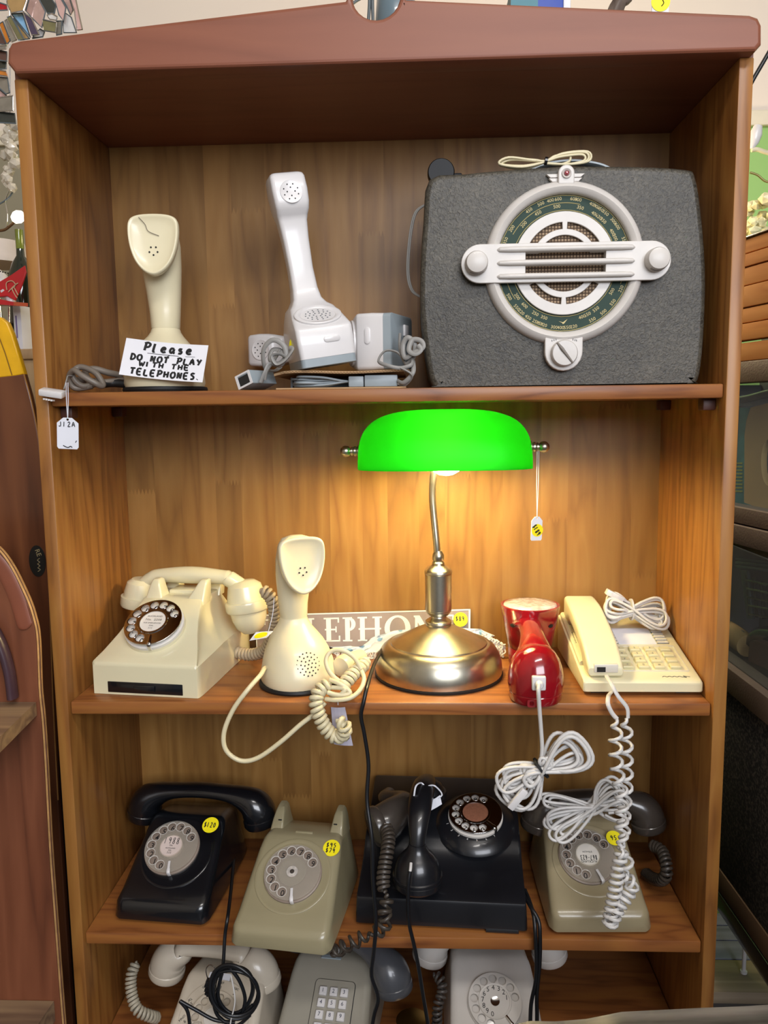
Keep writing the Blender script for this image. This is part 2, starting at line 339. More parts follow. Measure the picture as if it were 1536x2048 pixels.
# ================================================================== shared builders
def warp(g, q, off=0.0):               # map (0..1, 0..1, z) onto a quadrilateral BL, BR, TR, TL
    q = [np.array(p, float) for p in q]; n = np.cross(q[1] - q[0], q[3] - q[0]); n /= np.linalg.norm(n)
    V = []
    for x, y, z in g[0]:
        V.append(tuple((1 - x) * (1 - y) * q[0] + x * (1 - y) * q[1] + x * y * q[2] + (1 - x) * y * q[3] + n * (z + off)))
    return V, g[1]
def sheet(nx=6, ny=6, t=0.0004, bend=0.0):
    V = []; F = []
    for s in (0, 1):
        for j in range(ny + 1):
            for i in range(nx + 1):
                x, y = i / nx, j / ny; V.append((x, y, bend * math.sin(PI * x) + (t if s else 0)))
    w = nx + 1; o = w * (ny + 1)
    for j in range(ny):
        for i in range(nx):
            a = j * w + i; F.append((a, a + w, a + w + 1, a + 1)); F.append((a + o, a + 1 + o, a + w + 1 + o, a + w + o))
    rim = [i for i in range(w)] + [j * w + nx for j in range(1, ny + 1)] + [ny * w + i for i in range(nx - 1, -1, -1)] + [j * w for j in range(ny - 1, 0, -1)]
    for a, b in zip(rim, rim[1:] + rim[:1]): F.append((a, b, b + o, a + o))
    return V, F
def hand01(s, x, y, w, h, asp, pen=.012):   # lettering in 0..1 sheet space; asp = sheet width/height
    g = hand(s, w * asp, h, x * asp, y, pen, z0=0)
    return [(a / asp, b, c * .0) for a, b, c in g[0]], g[1]
def sticker(parent, o, xd, up, r, lines=(), pen=.0007):
    M = frame(o, xd, up)
    st = part('price_sticker', xf(lathe([(r, 0), (r, .0003)], 28), M), m_yel, parent, world=True, label='round yellow price sticker')
    gs = [hand(s, w * r, h * r, 0, y * r, pen, z0=.0005) for s, w, h, y in lines]
    if gs: part('sticker_writing', xf(join(*gs), M), m_ink, st, world=True)
    return st
def swing_tag(name, top, hole, size, rot, label, marks=None, dot=None, hx=(1, 0, 0)):
    """card tag with clipped top corners hanging on a string loop from point top"""
    hole = np.array(hole); w, h = size
    r = root(name, tuple(hole), 0, label, 'price tag', None)
    ol = [(-w / 2, -h * .93), (-w / 2 + .07 * w, -h), (w / 2 - .07 * w, -h), (w / 2, -h * .93), (w / 2, -.12 * h), (w * .2, .06 * h), (-w * .2, .06 * h), (-w / 2, -.12 * h)]
    M = T(*hole) @ Matrix.Rotation(rot, 4, 'Y') @ frame((0, 0, 0), hx, (0, 0, 1))
    c = part('card', xf(plate(ol, [circ(w * .06, 10)], .0006), M), m_card, r, world=True)
    if dot: part('price_sticker', xf(T_geo(lathe([(dot[2], .0007), (dot[2], .001)], 24), dot[0], dot[1], 0), M), m_yel, c, world=True, label='round yellow price sticker')
    if marks: part('writing', xf(marks, M @ T(0, 0, .0009)), m_ink, c, world=True)
    top = np.array(top); d = np.array([.0012, 0, 0])
    part('string', join(tube(cat([top - d, (top + hole) / 2 - d, hole + [0, 0, .001]], 5), .0005, 5), tube(cat([top + d, (top + hole) / 2 + d, hole + [0, 0, .001]], 5), .0005, 5)), m_card, r, world=True)
    return r
def T_geo(g, x, y, z): return [(a + x, b + y, c + z) for a, b, c in g[0]], g[1]
def cord(parent, P, r=.0022, mat=None, k=6, n=8, name='cord', world=True, **kw):
    return part(name, tube(cat(P, k), r, n, **kw), mat or m_blkcord, parent, 60, world)
def pxs(L, y=None):                     # list of (u, v, y) survey points -> metres
    return [at(a[0], a[1], a[2] if len(a) > 2 else y) for a in L]
def bundle(c, ax, side, la, lb, wa, wb, n, r, jit=.004, depth=.004, seed=1):   # hank of cord tied at c, lobes along +ax and -ax
    R = np.random.RandomState(seed); c = np.array(c); ax = np.array(ax, float); ax /= np.linalg.norm(ax); side = np.array(side, float); side -= ax * side.dot(ax); side /= np.linalg.norm(side); nn = np.cross(ax, side)
    P = []
    for i in range(n):
        fa, fb = R.uniform(.72, 1), R.uniform(.72, 1); ga, gb = R.uniform(.35, 1), R.uniform(.35, 1); za, zb_ = R.uniform(-1, 1, 2); o = R.uniform(-1, 1, 2) * jit
        for j in range(20):
            t = 2 * PI * j / 20 - PI / 2
            if math.cos(t) >= 0 and j < 10:   l, w, z = la * fa, wa * ga, za
            else: l, w, z = lb * fb, wb * gb, zb_
            s = math.sin(2 * (t + PI / 2)) ; a = math.sin((t + PI / 2))
            aa = abs(a) ** .8
            P.append(c + ax * l * math.copysign(aa, a) * 1.0 + side * (w * math.copysign(abs(s) ** .8, s) + o[0]) + nn * (z * depth + o[1] * .6))
    return tube(cat(P, 2), r, 7)
def holes(M, pts, r, parent, name='speaker_holes', mat=None):
    return part(name, xf(join(*[T_geo(lathe([(r, -.0002), (r, .00025)], 8), x, y, 0) for x, y in pts]), M), mat or m_hole, parent, 0)
# ------------------------------------------------------------------ one-piece upright cone telephone
def cobra(r, mat, H=.24, perf=False, lo=1.0):
    k = H / .24
    S = [(.0, 0, .108, .112), (.006, 0, .112, .116), (.02, 0, .109, .113), (.035, .002, .103, .106), (.05, .004, .094, .098), (.065, .009, .080, .086), (.076, .0135, .064, .072), (.086, .0165, .0495, .056), (.093, .0175, .0425, .047),
         (.0975, .018, .0405, .044), (.099, .018, .0392, .0425), (.1005, .018, .0405, .0435), (.12, .019, .0435, .042), (.145, .016, .049, .042), (.17, .010, .055, .045), (.195, .004, .0575, .047), (.218, .0, .052, .042), (.229, -.004, .042, .03), (.233, -.006, .02, .015)]
    S = [(float(np.interp(s_[0], [0, .02, .1, .2, .3], [0, .02, .1 * lo, .2, .3])),) + s_[1:] for s_ in S]
    secs = []
    for z, cy, wx, wy in S:
        e = .9; ring = []
        for i in range(36):
            a = 2 * PI * i / 36; c, s = math.cos(a), math.sin(a)
            ring.append((wx / 2 * math.copysign(abs(c) ** e, c), cy + wy / 2 * math.copysign(abs(s) ** e, s), (.006 + z) * k))
        secs.append(ring)
    body = part('body', loft(secs), mat, r, 50)
    part('base_ring', lathe([(.0545, 0), (.0585, .0005), (.0595, .003), (.0585, .0065), (.054, .0075)], 48), m_rubber, r, label='black rubber base ring')
    half = [(0, .0405), (.017, .0395), (.0275, .0362), (.0322, .0305), (.0335, .022), (.0328, .008), (.0295, -.008), (.023, -.0235), (.0125, -.0355), (0, -.0405)]
    sh = cat(half + [(-x, z) for x, z in half[-2:0:-1]], 4, True) if False else cat([(x, z, 0) for x, z in half + [(-x, z) for x, z in half[-2:0:-1]]], 3, True)
    cz = .1965 * k; fy = -.037; tilt = R_(-6)
    def ring(s, off, dz=0): return [(p[0] * s, off, p[1] * s + dz) for p in sh]
    M = T(0, fy, cz) @ RX(tilt)
    cup = loft([ring(.4, .0048, -.003), ring(.7, .0036, -.001), ring(.9, .0012), ring(.955, -.0004), ring(1, 0), ring(1.035, .004), ring(1.03, .010), ring(.95, .021, .002), ring(.8, .034, .004), ring(.55, .043, .005)])
    ec = part('ear_cup', xf(cup, M), mat, r, 60)
    F = M @ T(0, .0044, -.008) @ RX(PI / 2)
    holes(F, [(.0058 * math.cos(R_(90 + 72 * i + 36)), .0058 * math.sin(R_(90 + 72 * i + 36))) for i in range(5)], .0013, ec, 'ear_holes')
    if perf:
        pts = [(0, 0)] + [(rr * math.cos(2 * PI * i / n + o), rr * math.sin(2 * PI * i / n + o)) for rr, n, o in ((.0058, 6, .2), (.0112, 12, 0), (.0165, 17, .1)) for i in range(n)]
        g = []
        import mathutils
        for x, z in pts:
            zz = .043 + z * .92; ys = np.interp(zz, [(.006 + s[0]) * k for s in S], [s[1] - s[3] / 2 for s in S]); wxx = np.interp(zz, [(.006 + s[0]) * k for s in S], [s[2] / 2 for s in S]); cy = np.interp(zz, [(.006 + s[0]) * k for s in S], [s[1] for s in S])
            f = math.sqrt(max(0, 1 - (x / wxx) ** 2)); yy = cy + (ys - cy) * f
            g.append(xf(lathe([(.00115, -.0022), (.00115, .0006)], 8), T(x, yy, zz) @ RX(PI / 2 - .5)))
        part('speaker_holes', join(*g), m_hole, body, 0)
    return body, ec
# ------------------------------------------------------------------ angular one-piece upright telephone
def upright(r, mat):
    S = [(.012, -.046, .043, .077), (.03, -.0465, .044, .079), (.05, -.046, .044, .079), (.0535, -.0435, .0445, .0785), (.068, -.022, .046, .072), (.083, .0, .048, .062), (.089, .010, .049, .05), (.097, .0165, .0495, .041), (.112, .021, .05, .0365),
         (.14, .0245, .051, .0345), (.18, .026, .053, .037), (.205, .0265, .0545, .041), (.212, .0235, .056, .044), (.218, .0165, .0575, .0465), (.228, .0135, .059, .049), (.245, .0145, .0605, .0505), (.262, .0175, .061, .049), (.2665, .0205, .060, .046), (.269, .026, .057, .04)]
    def sec(z, yf, yb, w, rr=.006): return [(x, y, z) for x, y in rrect(w, yb - yf, rr, 4, 0, (yf + yb) / 2)]
    body = part('body', loft([sec(*s) for s in S]), mat, r, 40)
    part('base_plate', loft([sec(.0, -.044, .041, .075), sec(.001, -.046, .043, .077), sec(.0118, -.0462, .0432, .077)]), m_grey, r, 40, label='grey plastic base')
    part('switch_button', xf(loft([[(x, y, z) for x, y in rrect(w, h, h / 2, 5)] for w, h, z in ((.023, .0085, -.001), (.023, .0085, .0008), (.0205, .006, .0015))]), T(.008, -.0467, .035) @ RX(PI / 2)), m_white, r, 40)
    a = math.atan2(.083 - .0535, .0435); Ms = T(0, -.0215, .0695) @ RX(a)
    sd = part('speaker_disc', xf(lathe([(.0335, -.002), (.0335, .0015), (.0315, .0025), (.026, .0018), (.0245, .0005), (0, .0003)], 40), Ms @ SCL(.98, .76, 1)), m_white, r, 40)
    holes(Ms @ SCL(.98, .76, 1) @ T(0, 0, .0006), [(rr * math.cos(R_(t)), rr * math.sin(R_(t))) for rr, n in ((.006, 6), (.012, 10), (.0175, 14)) for t in np.arange(n) * 360 / n], .0011, sd, mat=m_dgrey)
    Me = T(0, .0136, .2405) @ RX(PI / 2 - R_(4))
    ed = part('ear_disc', xf(lathe([(.0155, -.0005), (.0155, .0006), (.014, .0002), (0, -.0002)], 30), Me), mat, r, 40)
    holes(Me @ T(0, 0, .0003), [(rr * math.cos(R_(t)), rr * math.sin(R_(t))) for rr, n, o in ((.0055, 4, 0), (.0105, 8, 22)) for t in np.arange(n) * 360 / n + o], .00095, ed, 'ear_holes')
    return body
# ================================================================== top shelf
e1 = root('cone_telephone', (-.3135, .078, Z1), R_(4), 'cream one-piece cone telephone with cracked ear cup, standing behind the handwritten note', 'telephone')
b1, ec1 = cobra(e1, m_cream, .243, False, .84)
Mc = T(0, -.037, .1965 * .243 / .24) @ RX(R_(-6))
part('crack', xf(tube(cat([(-.018, -.0002, .036), (-.010, .0014, .027), (-.006, .0026, .018), (.008, .0036, .012)], 5), .00045, 5), Mc), m_brncord, ec1, label='hairline crack across the ear cup')
for i, L_ in enumerate(([(250, 760, .07), (205, 765, .05), (165, 772, .035), (145, 750, .03), (160, 734, .035), (190, 745, .03), (205, 766, .026), (203, 772, .022), (190, 766, .016), (165, 752, .014), (148, 741, .02), (138, 756, .03), (150, 776, .035), (185, 772, .04)],
                        [(185, 772, .04), (170, 745, .05), (188, 738, .06), (215, 745, .07), (240, 752, .085), (225, 764, .09), (180, 762, .07), (150, 760, .05)])):
    cord(e1, pxs(L_), .0042 if i == 0 else .0048, m_brncord)
cord(e1, pxs([(252, 768, .06), (225, 766, .06), (205, 768, .05)]), .0058, m_rubber, name='cord_sleeve')
pl = part('connector', join(xf(box(-.016, .016, -.008, .008, -.0045, .0045, .002), T(*at(105, 786, -.012)) @ RY(R_(9)) @ RX(.25)), *[xf(box(-.0012, .0012, -.004, .004, -.005, -.003), T(*(at(90 + 5 * i, 792 + i * 1.0, -.016)))) for i in range(4)]), m_white, e1, world=True, label='white plastic plug')
cord(e1, pxs([(128, 778, -.01), (133, 760, .0), (136, 752, .012), (145, 752, .025)]), .0009, m_greycord, name='plug_wire')
mk = join(T_geo(hand('J12A', .024, .0062), 0, -.0062, 0), tube(cat([(-.006, -.0345, 0), (0, -.037, 0), (.004, -.0352, 0), (.006, -.037, 0)], 4), .0006, 5), tube([(.0105, -.030, 0), (.012, -.0275, 0)], .0005, 5))
swing_tag('price_tag', at(134, 765, -.022), at(135.5, 839, -.022), (.029, .039), R_(3), 'white swing tag hanging by string below left end of the top shelf', mk)
q = [at(238, 749, .006), at(405, 765, .006), at(417, 691, .034), at(253, 676, .034)]
nt_ = root('handwritten_note', tuple(np.mean(q, 0)), 0, 'torn white paper note reading Please do not play with the telephones', 'note')
nc = part('paper', warp(sheet(8, 6, .0004, -.003), q), m_paper, nt_, world=True)
A = 1.9
wr = [hand01('Please', .54, .83, .62, .21, A, .034), hand01('DO NOT PLAY', .53, .52, .88, .155, A, .028), hand01('WITH THE', .52, .36, .62, .13, A, .024), hand01('TELEPHONES.', .56, .14, .88, .16, A, .028)]
g = join(*wr, tube([(.28, .66, 0), (.66, .655, 0)], .006, 5), tube([(.74, .655, 0), (.86, .66, 0)], .005, 5), tube([(.52, .61, 0), (.55, .66, 0)], .008, 5))
g = [(x, y, -.003 * math.sin(PI * min(1, max(0, x))) + .0007) for x, y, z in g[0]], g[1]
part('writing', warp(g, q), m_ink, nc, 0, world=True)
# ---- cardboard sleeve with the telephone extension lead inside it
m_cardb = plain('brown_corrugated_cardboard', '#a58560', .85, var=.12, vscale=30)
cs = root('cardboard_sleeve', (-.085, .11, Z1), 0, 'flat brown corrugated cardboard sleeve lying under the white upright telephones', 'cardboard')
def slab(L_, yb, z0, t, wob=.0):
    P = [at(u, v, .018) for u, v in L_]; secs = []
    for i, p in enumerate(P):
        z = z0(p[0]); secs.append([(p[0], .018, z), (p[0], yb, z), (p[0], yb, z + t), (p[0], .018, z + t)])
    return loft(secs)
zt_ = lambda x: Z1 + .0215 - .003 * math.exp(-((x + .165) / .02) ** 2) * 3 + .001 * math.sin(40 * x)
part('top_sheet', slab([(548 + 20 * i, 750) for i in range(14)], .24, zt_, .0032), m_cardb, cs, 30, True)
part('bottom_sheet', slab([(552 + 20 * i, 775) for i in range(14)], .24, lambda x: Z1 + .0004, .002), m_cardb, cs, 30, True)
part('back_fold', box(-.145, .02, .2375, .24, Z1 + .0025, Z1 + .0205), m_cardb, cs, 0, True)
for i in range(3): part('flute', tube(cat([(at(560 + 3.2 * k, 740, .0175)[0], .0172, zt_(at(560 + 3.2 * k, 740, .0175)[0]) + .0016 + .0009 * (-1) ** k) for k in range(28 * i // 1, 28 * i + 29)], 2), .0004, 4), m_cardb, cs, 0, True)
xl = root('extension_lead', (-.07, .06, Z1 + .003), 0, 'grey coiled extension lead with two line adaptors inside the cardboard sleeve', 'cable')
for i in range(7):
    R = np.random.RandomState(i); z = Z1 + .0052 + .0021 * i * .95
    cord(xl, [(-.128 + R.uniform(0, .01), .05, z), (-.112, .03 + R.uniform(-.004, .01), z + R.uniform(-.001, .001)), (-.08, .03 + R.uniform(-.004, .012), z + R.uniform(-.0015, .0015)), (-.045, .034, Z1 + .0105), (-.02, .06, z), (-.06, .12, z), (-.12, .11, z), (-.13, .07, z)], .0016, m_grey)
for u0, u1, v0, v1 in ((697, 727, 752, 771), (729, 795, 748, 771)):
    a, b_ = at(u0, v1, .026), at(u1, v0, .026); part('line_adaptor', box(a[0], b_[0], .026, .05, Z1 + .0028, min(b_[2], Z1 + .0185), .0015), m_grey, xl, 30, True)
# ---- white upright telephones
ZC = Z1 + .0255
u1 = root('upright_telephone', (-.085, .065, ZC + .0062), 0, 'white one-piece upright telephone standing on the cardboard, tilted to the left', 'telephone', rot=(0, R_(-8.5), R_(20)))
upright(u1, m_white)
sticker(u1, at(589, 691, .052), (.35, .6, -.05), (0, 0, 1), .0115, (('95', 1.2, .7, .2), ('75', 1.2, .6, -.5)))
for L_, s in (([(560, 735, .06), (548, 742, .035), (530, 735, .02), (527, 700, .012), (545, 680, .008), (566, 690, .006), (572, 712, .006), (558, 728, .008), (540, 720, .014), (545, 700, .016), (562, 702, .012), (574, 716, .004), (560, 708, .0), (545, 712, .0), (553, 728, .0), (570, 720, -.001), (585, 700, .0), (580, 696, .004)], .0035),
               ([(527, 705, .014), (535, 685, .012), (560, 684, .010), (575, 700, .010), (563, 730, .006), (540, 728, .006), (530, 745, .004), (522, 765, .006)], .0035), ([(560, 700, .012), (548, 722, .010), (534, 742, .006), (530, 760, .006)], .0033)):
    P = pxs(L_); part('cord', tube(cat(P, 6), [(s * .55, s)] * (6 * (len(P) - 1) + 1), 8), m_greycord, u1, 60, True)
jk = part('socket_block', xf(box(-.013, .013, -.026, .026, -.0095, .0095, .001), T(-.173, .033, Z1 + .0138) @ RZ(R_(-28)) @ RY(R_(-20))), m_grey, u1, 30, True, label='grey modular socket')
part('socket_opening', xf(join(box(-.0085, .0085, -.0266, -.024, -.0065, .0055), ), T(-.173, .033, Z1 + .0138) @ RZ(R_(-28)) @ RY(R_(-20))), m_hole, jk, 0, True)
part('socket_rim', xf(plate(rrect(.026, .019, .001), [rrect(.019, .014, .001)], .0012), T(-.173, .033, Z1 + .0138) @ RZ(R_(-28)) @ RY(R_(-20)) @ T(0, -.0258, 0) @ RX(PI / 2)), m_white, jk, 0, True)
u2 = root('upright_telephone', (.027, .099, ZC + .0405), 0, 'white one-piece upright telephone lying on its side beside the grey radio', 'telephone', rot=(0, R_(-90), R_(-19)))
upright(u2, m_white)
part('socket', xf(box(-.008, .008, -.008, .008, -.002, .002, .001), u2.matrix_basis @ T(.018, .012, -.001)), m_white, u2, 30, True)
for L_, s in (([(800, 668, .05), (800, 700, .04), (812, 728, .03), (826, 715, .025), (830, 690, .022), (816, 675, .022), (806, 690, .024), (810, 715, .02), (828, 705, .016), (846, 695, .014), (842, 682, .016), (825, 680, .018), (818, 700, .015), (830, 708, .012), (842, 700, .012), (836, 690, .014)], .0034),
               ([(812, 728, .03), (795, 705, .03), (770, 702, .03), (757, 722, .024), (775, 731, .012), (800, 736, .010), (822, 730, .009), (826, 720, .02)], .0026), ([(826, 722, .022), (826, 745, .009), (808, 765, .014), (796, 762, .0235)], .003), ([(802, 736, .010), (824, 750, .006), (812, 768, .02), (796, 766, .0235)], .0026)):
    P = pxs(L_); part('cord', tube(cat(P, 6), [(s * .6, s)] * (6 * (len(P) - 1) + 1), 8), m_greycord, u2, 60, True)
# ---- radio
m_lthr, nt, b = newmat('grey_leatherette'); L = nt.links.new
tc = N(nt, 'ShaderNodeTexCoord'); vo = N(nt, 'ShaderNodeTexNoise'); vo.inputs['Scale'].default_value = 230; vo.inputs['Detail'].default_value = 2; vo.inputs['Distortion'].default_value = 1.2; L(tc.outputs['Object'], vo.inputs['Vector'])
n2 = N(nt, 'ShaderNodeTexNoise'); n2.inputs['Scale'].default_value = 7; n2.inputs['Detail'].default_value = 8; n2.inputs['Roughness'].default_value = .7; L(tc.outputs['Object'], n2.inputs['Vector'])
mm = N(nt, 'ShaderNodeMath', operation='MULTIPLY'); L(vo.outputs['Fac'], mm.inputs[0]); L(n2.outputs['Fac'], mm.inputs[1])
rp = N(nt, 'ShaderNodeValToRGB'); e = rp.color_ramp.elements; e[0].position = .12; e[0].color = lin('#221f19'); e[1].position = .48; e[1].color = lin('#5e584c'); q_ = e.new(.25); q_.color = lin('#3f3b32')
L(mm.outputs[0], rp.inputs['Fac']); L(rp.outputs['Color'], b.inputs['Base Color']); b.inputs['Roughness'].default_value = .5
bp_ = N(nt, 'ShaderNodeBump'); bp_.inputs['Strength'].default_value = .5; bp_.inputs['Distance'].default_value = .0015; L(vo.outputs['Fac'], bp_.inputs['Height']); L(bp_.outputs['Normal'], b.inputs['Normal'])
m_rwhite = plain('aged_white_bakelite', '#c6c1bb', .42, var=.06, vscale=25, coat=.1)
m_glass = plain('dark_green_dial_glass', '#33443d', .6, var=.1, spec=.15)
m_gold = plain('pale_gold_print', '#c4b277', .5)
mcl, nt, b = newmat('woven_speaker_cloth'); L = nt.links.new; tc = N(nt, 'ShaderNodeTexCoord'); ck = N(nt, 'ShaderNodeTexWave', bands_direction='X'); ck.inputs['Scale'].default_value = 75; ck2 = N(nt, 'ShaderNodeTexWave', bands_direction='Z'); ck2.inputs['Scale'].default_value = 75
L(tc.outputs['Object'], ck.inputs['Vector']); L(tc.outputs['Object'], ck2.inputs['Vector']); mm = N(nt, 'ShaderNodeMath', operation='MULTIPLY'); L(ck.outputs['Fac'], mm.inputs[0]); L(ck2.outputs['Fac'], mm.inputs[1])
rp = N(nt, 'ShaderNodeValToRGB'); rp.color_ramp.elements[0].color = lin('#4a3a2e'); rp.color_ramp.elements[1].color = lin('#a58d72'); rp.color_ramp.elements[1].position = .6; L(mm.outputs[0], rp.inputs['Fac']); L(rp.outputs['Color'], b.inputs['Base Color']); b.inputs['Roughness'].default_value = .9
YF = .032
rc = at(1127, 529, YF); K = (at(1284, 529, YF)[0] - at(970, 529, YF)[0]) / 314
rd = root('valve_radio', (rc[0], YF, Z1), 0, 'grey leatherette valve radio with round white dial standing on the top shelf', 'radio')
zc = rc[2] - Z1
ol = [(859, 358), (929, 347), (998, 340), (1122, 332), (1273, 332), (1372, 338), (1392, 352), (1404, 422), (1413, 538), (1411, 645), (1404, 731), (1394, 768), (1375, 774), (1144, 776), (886, 780), (866, 776), (852, 718), (841, 624), (841, 538), (847, 443)]
ol = [at(u, v, YF) - [rc[0], 0, Z1] for u, v in ol]; ol = [(min(p[0], .4455 - rc[0]), max(p[2], .0005)) for p in ol]
olc = [tuple(p[:2]) for p in cat([(x, z, 0) for x, z in ol], 3, True)]; olc = [(x, max(z, .002)) for x, z in olc]
gcase = xf(plate(olc[::-1], (), .13, .007), T(0, .13, 0) @ RX(PI / 2)); gcase = [(min(x, .4485 - rc[0]), y, max(z, .0012)) for x, y, z in gcase[0]], gcase[1]
part('case', gcase, m_lthr, rd, 40)
MR = T(0, 0, zc) @ RX(PI / 2)          # dial frame: x right, y up, z out of the front
def rp_(n, g, m, p=rd, sm=40, **k): return part(n, xf(g, MR), m, p, sm, **k)
def arc(r0, r1, a0, a1, n=14): return [(r1 * math.cos(R_(a)), r1 * math.sin(R_(a))) for a in np.linspace(a0, a1, n)] + [(r0 * math.cos(R_(a)), r0 * math.sin(R_(a))) for a in np.linspace(a1, a0, n)]
rp_('speaker_cloth', lathe([(98 * K, 0), (98 * K, .001)], 48), mcl)
rp_('dial_glass', plate(circ(137 * K, 64), [circ(97 * K, 64)], .002, 0), m_glass)
rp_('dial_ring', lathe([(134 * K, 0), (134.5 * K, .007), (138 * K, .011), (146 * K, .0135), (154 * K, .011), (159 * K, .005), (160 * K, 0)], 72)[0:2], m_rwhite)
hs = []
for a0, a1 in ((31, 86.2), (93.8, 149), (211, 266.2), (273.8, 329)): hs.append(arc(67 * K, 80 * K, a0, a1))
a0 = math.asin(20 / 55)
ctr = [(55 * K * math.cos(a), 55 * K * math.sin(a)) for a in np.linspace(a0, PI - a0, 20)] + [(-79 * K, 20 * K), (-79 * K, -20 * K)] + [(55 * K * math.cos(a), 55 * K * math.sin(a)) for a in np.linspace(PI + a0, 2 * PI - a0, 20)] + [(79 * K, -20 * K), (79 * K, 20 * K)]
rp_('grille', join(plate(circ(101 * K, 64), hs + [ctr], .004, .0008, .002)), m_rwhite)
R0, R1 = 37 * K, 207 * K; e_ = []
cap = [((R1 - 38 * K) + 38 * K * math.cos(R_(a)), 38 * K * math.sin(R_(a))) for a in range(-90, 91, 12)]
outl = cap + [(-x, -y) for x, y in cap]
bar = rp_('knob_bar', plate(outl, [[(-79 * K, s - 7 * K), (79 * K, s - 7 * K), (79 * K, s + 7 * K), (-79 * K, s + 7 * K)] for s in (13 * K, -13 * K)], .006, .001, .0095), m_rwhite)
for s in (26, 0, -26): rp_('rib', tube([(-137 * K, s * K, .0135), (-130 * K, s * K, .0165), (-110 * K, s * K, .0175), (110 * K, s * K, .0175), (130 * K, s * K, .0165), (137 * K, s * K, .0135)], [.001, .0032, .0036, .0036, .0032, .001], 10, up=(0, 0, 1)), m_rwhite, bar)
kn = [(23, 0), (23, .004), (22, .005), (22, .013), (20, .016), (12, .0178), (0, .018)]
for s in (-1, 1):
    o = rp_('knob', T_geo(lathe([(a * K, z) for a, z in kn], 40), s * 177 * K, 0, .0155), m_rwhite)
    rp_('knurling', T_geo(join(*[box(21.8 * K * math.cos(a) - .0004, 21.8 * K * math.cos(a) + .0004, 21.8 * K * math.sin(a) - .0004, 21.8 * K * math.sin(a) + .0004, .005, .012) for a in np.arange(-2.2, -.9, .09)]), s * 177 * K, 0, .0155), m_brncord, o, 0)
u_ = [(-38 * K, -140 * K), (-38 * K, -175 * K)] + [(38 * K * math.cos(R_(a)), (-175 + 38 * math.sin(R_(a))) * K) for a in range(190, 351, 16)] + [(38 * K, -175 * K), (38 * K, -140 * K)]
fp = rp_('switch_plate', plate(u_, (), .012, .0015, 0), m_rwhite)
sk = rp_('selector_knob', T_geo(lathe([(27 * K, 0), (26 * K, .008), (24 * K, .0095), (0, .010)], 36), 0, -178 * K, .012), m_rwhite)
rp_('knob_pointer', xf(tube([(0, 26 * K, .0095), (0, 10 * K, .0115), (0, -26 * K, .0098)], [(.001, .0012), (.0018, .0022), (.001, .0012)], 8, up=(0, 0, 1)), T(0, -178 * K, .012) @ RZ(R_(38))), m_brncord, sk, label='dark groove across the knob')
em = rp_('emblem', join(plate([(16 * K * math.cos(R_(a)), (171 + 16 * math.sin(R_(a))) * K) for a in range(0, 181, 12)] + [(-16 * K, 150 * K), (16 * K, 150 * K)], (), .012, .0015, 0)), m_rwhite)
for s in (-1, 1):
    for i in range(3):
        y0 = 172 - 8 * i; rp_('wing_feather', plate([(s * 14 * K, (y0 - 7) * K), (s * (30 - 4 * i) * K, (y0 - 7) * K), (s * (38 - 5 * i) * K, y0 * K), (s * 14 * K, y0 * K)][::s], (), .006, .0006, 0), m_rwhite, em)
rp_('lamp_socket', T_geo(lathe([(10 * K, .012), (9 * K, .0145), (6 * K, .0135), (5 * K, .012)], 24), 0, 170 * K, 0), m_rwhite, em)
rp_('pilot_jewel', T_geo(lathe([(5 * K, .012), (3.5 * K, .0155), (0, .0165)], 16), 0, 170 * K, 0), plain('red_glass_jewel', '#8a1020', .1, coat=1), em, label='red jewel')
gs = []; R = np.random.RandomState(3)
for rr, angs in ((126, (20, 34, 40, 50, 56, 60, 64, 78, 82, 96, 103, 112, 124, 146, 158, 210, 222, 228, 236, 244, 248, 252, 262, 268, 274, 280, 298, 310, 322, 336)), (112, (26, 32, 47, 53, 58, 74, 98, 118, 136, 214, 226, 240, 250, 290, 296, 306, 330))):
    for a in angs:
        s = '%d' % R.choice([200, 220, 250, 300, 350, 400, 450, 500, 550, 600]); gs.append(xf(text(s, 9.5 * K, .0002), RZ(R_(a - 90 if a < 180 else a + 90)) @ T(0, (rr if a < 180 else -rr) * K, .0022)))
rp_('dial_numerals', join(*gs), m_gold, sm=0, kind='stuff')
rp_('dial_lines', join(*[T_geo(tube([(r_ * K * math.cos(R_(a)), r_ * K * math.sin(R_(a)), 0) for a in np.linspace(a0, a1, 40)], .0004, 4), 0, 0, .0022) for r_, a0, a1 in ((132.5, 0, 360), (104, 0, 360), (118, 75, 150), (118, 192, 215), (121, -20, 20))]), m_gold, sm=0)
# emblem print at the foot of the dial and switch marks
rp_('dial_motif', xf(join(plate([(-9 * K, 0), (0, -2 * K), (9 * K, 4 * K), (3 * K, -4 * K), (0, -6 * K), (-2 * K, -3 * K)], (), .0002)), T(0, -113 * K, .0023)), m_gold, sm=0)
rp_('switch_marks', join(*[T_geo(box(-.0004, .0004, -.0012, .0012, 0, .0002), (x - 0) * K, (-146 - abs(x) * .28) * K, .0121) for x in (-24, -20, -16, -4, -1, 2, 5, 8, 18, 22, 25)]), m_ink, fp, 0)
hx = at(1150, 310, .10)[0] - rc[0]
part('carry_handle', tube(cat([(hx - .075, .06, .286), (hx - .05, .06, .300), (hx - .01, .06, .3055), (hx + .03, .06, .300), (hx + .055, .06, .288)], 6), [(.0035, .012)] * 25, 10, up=(0, 0, 1)), m_grey, rd, 50, label='grey carrying handle')
c = at(1092, 322, .05); cl = []
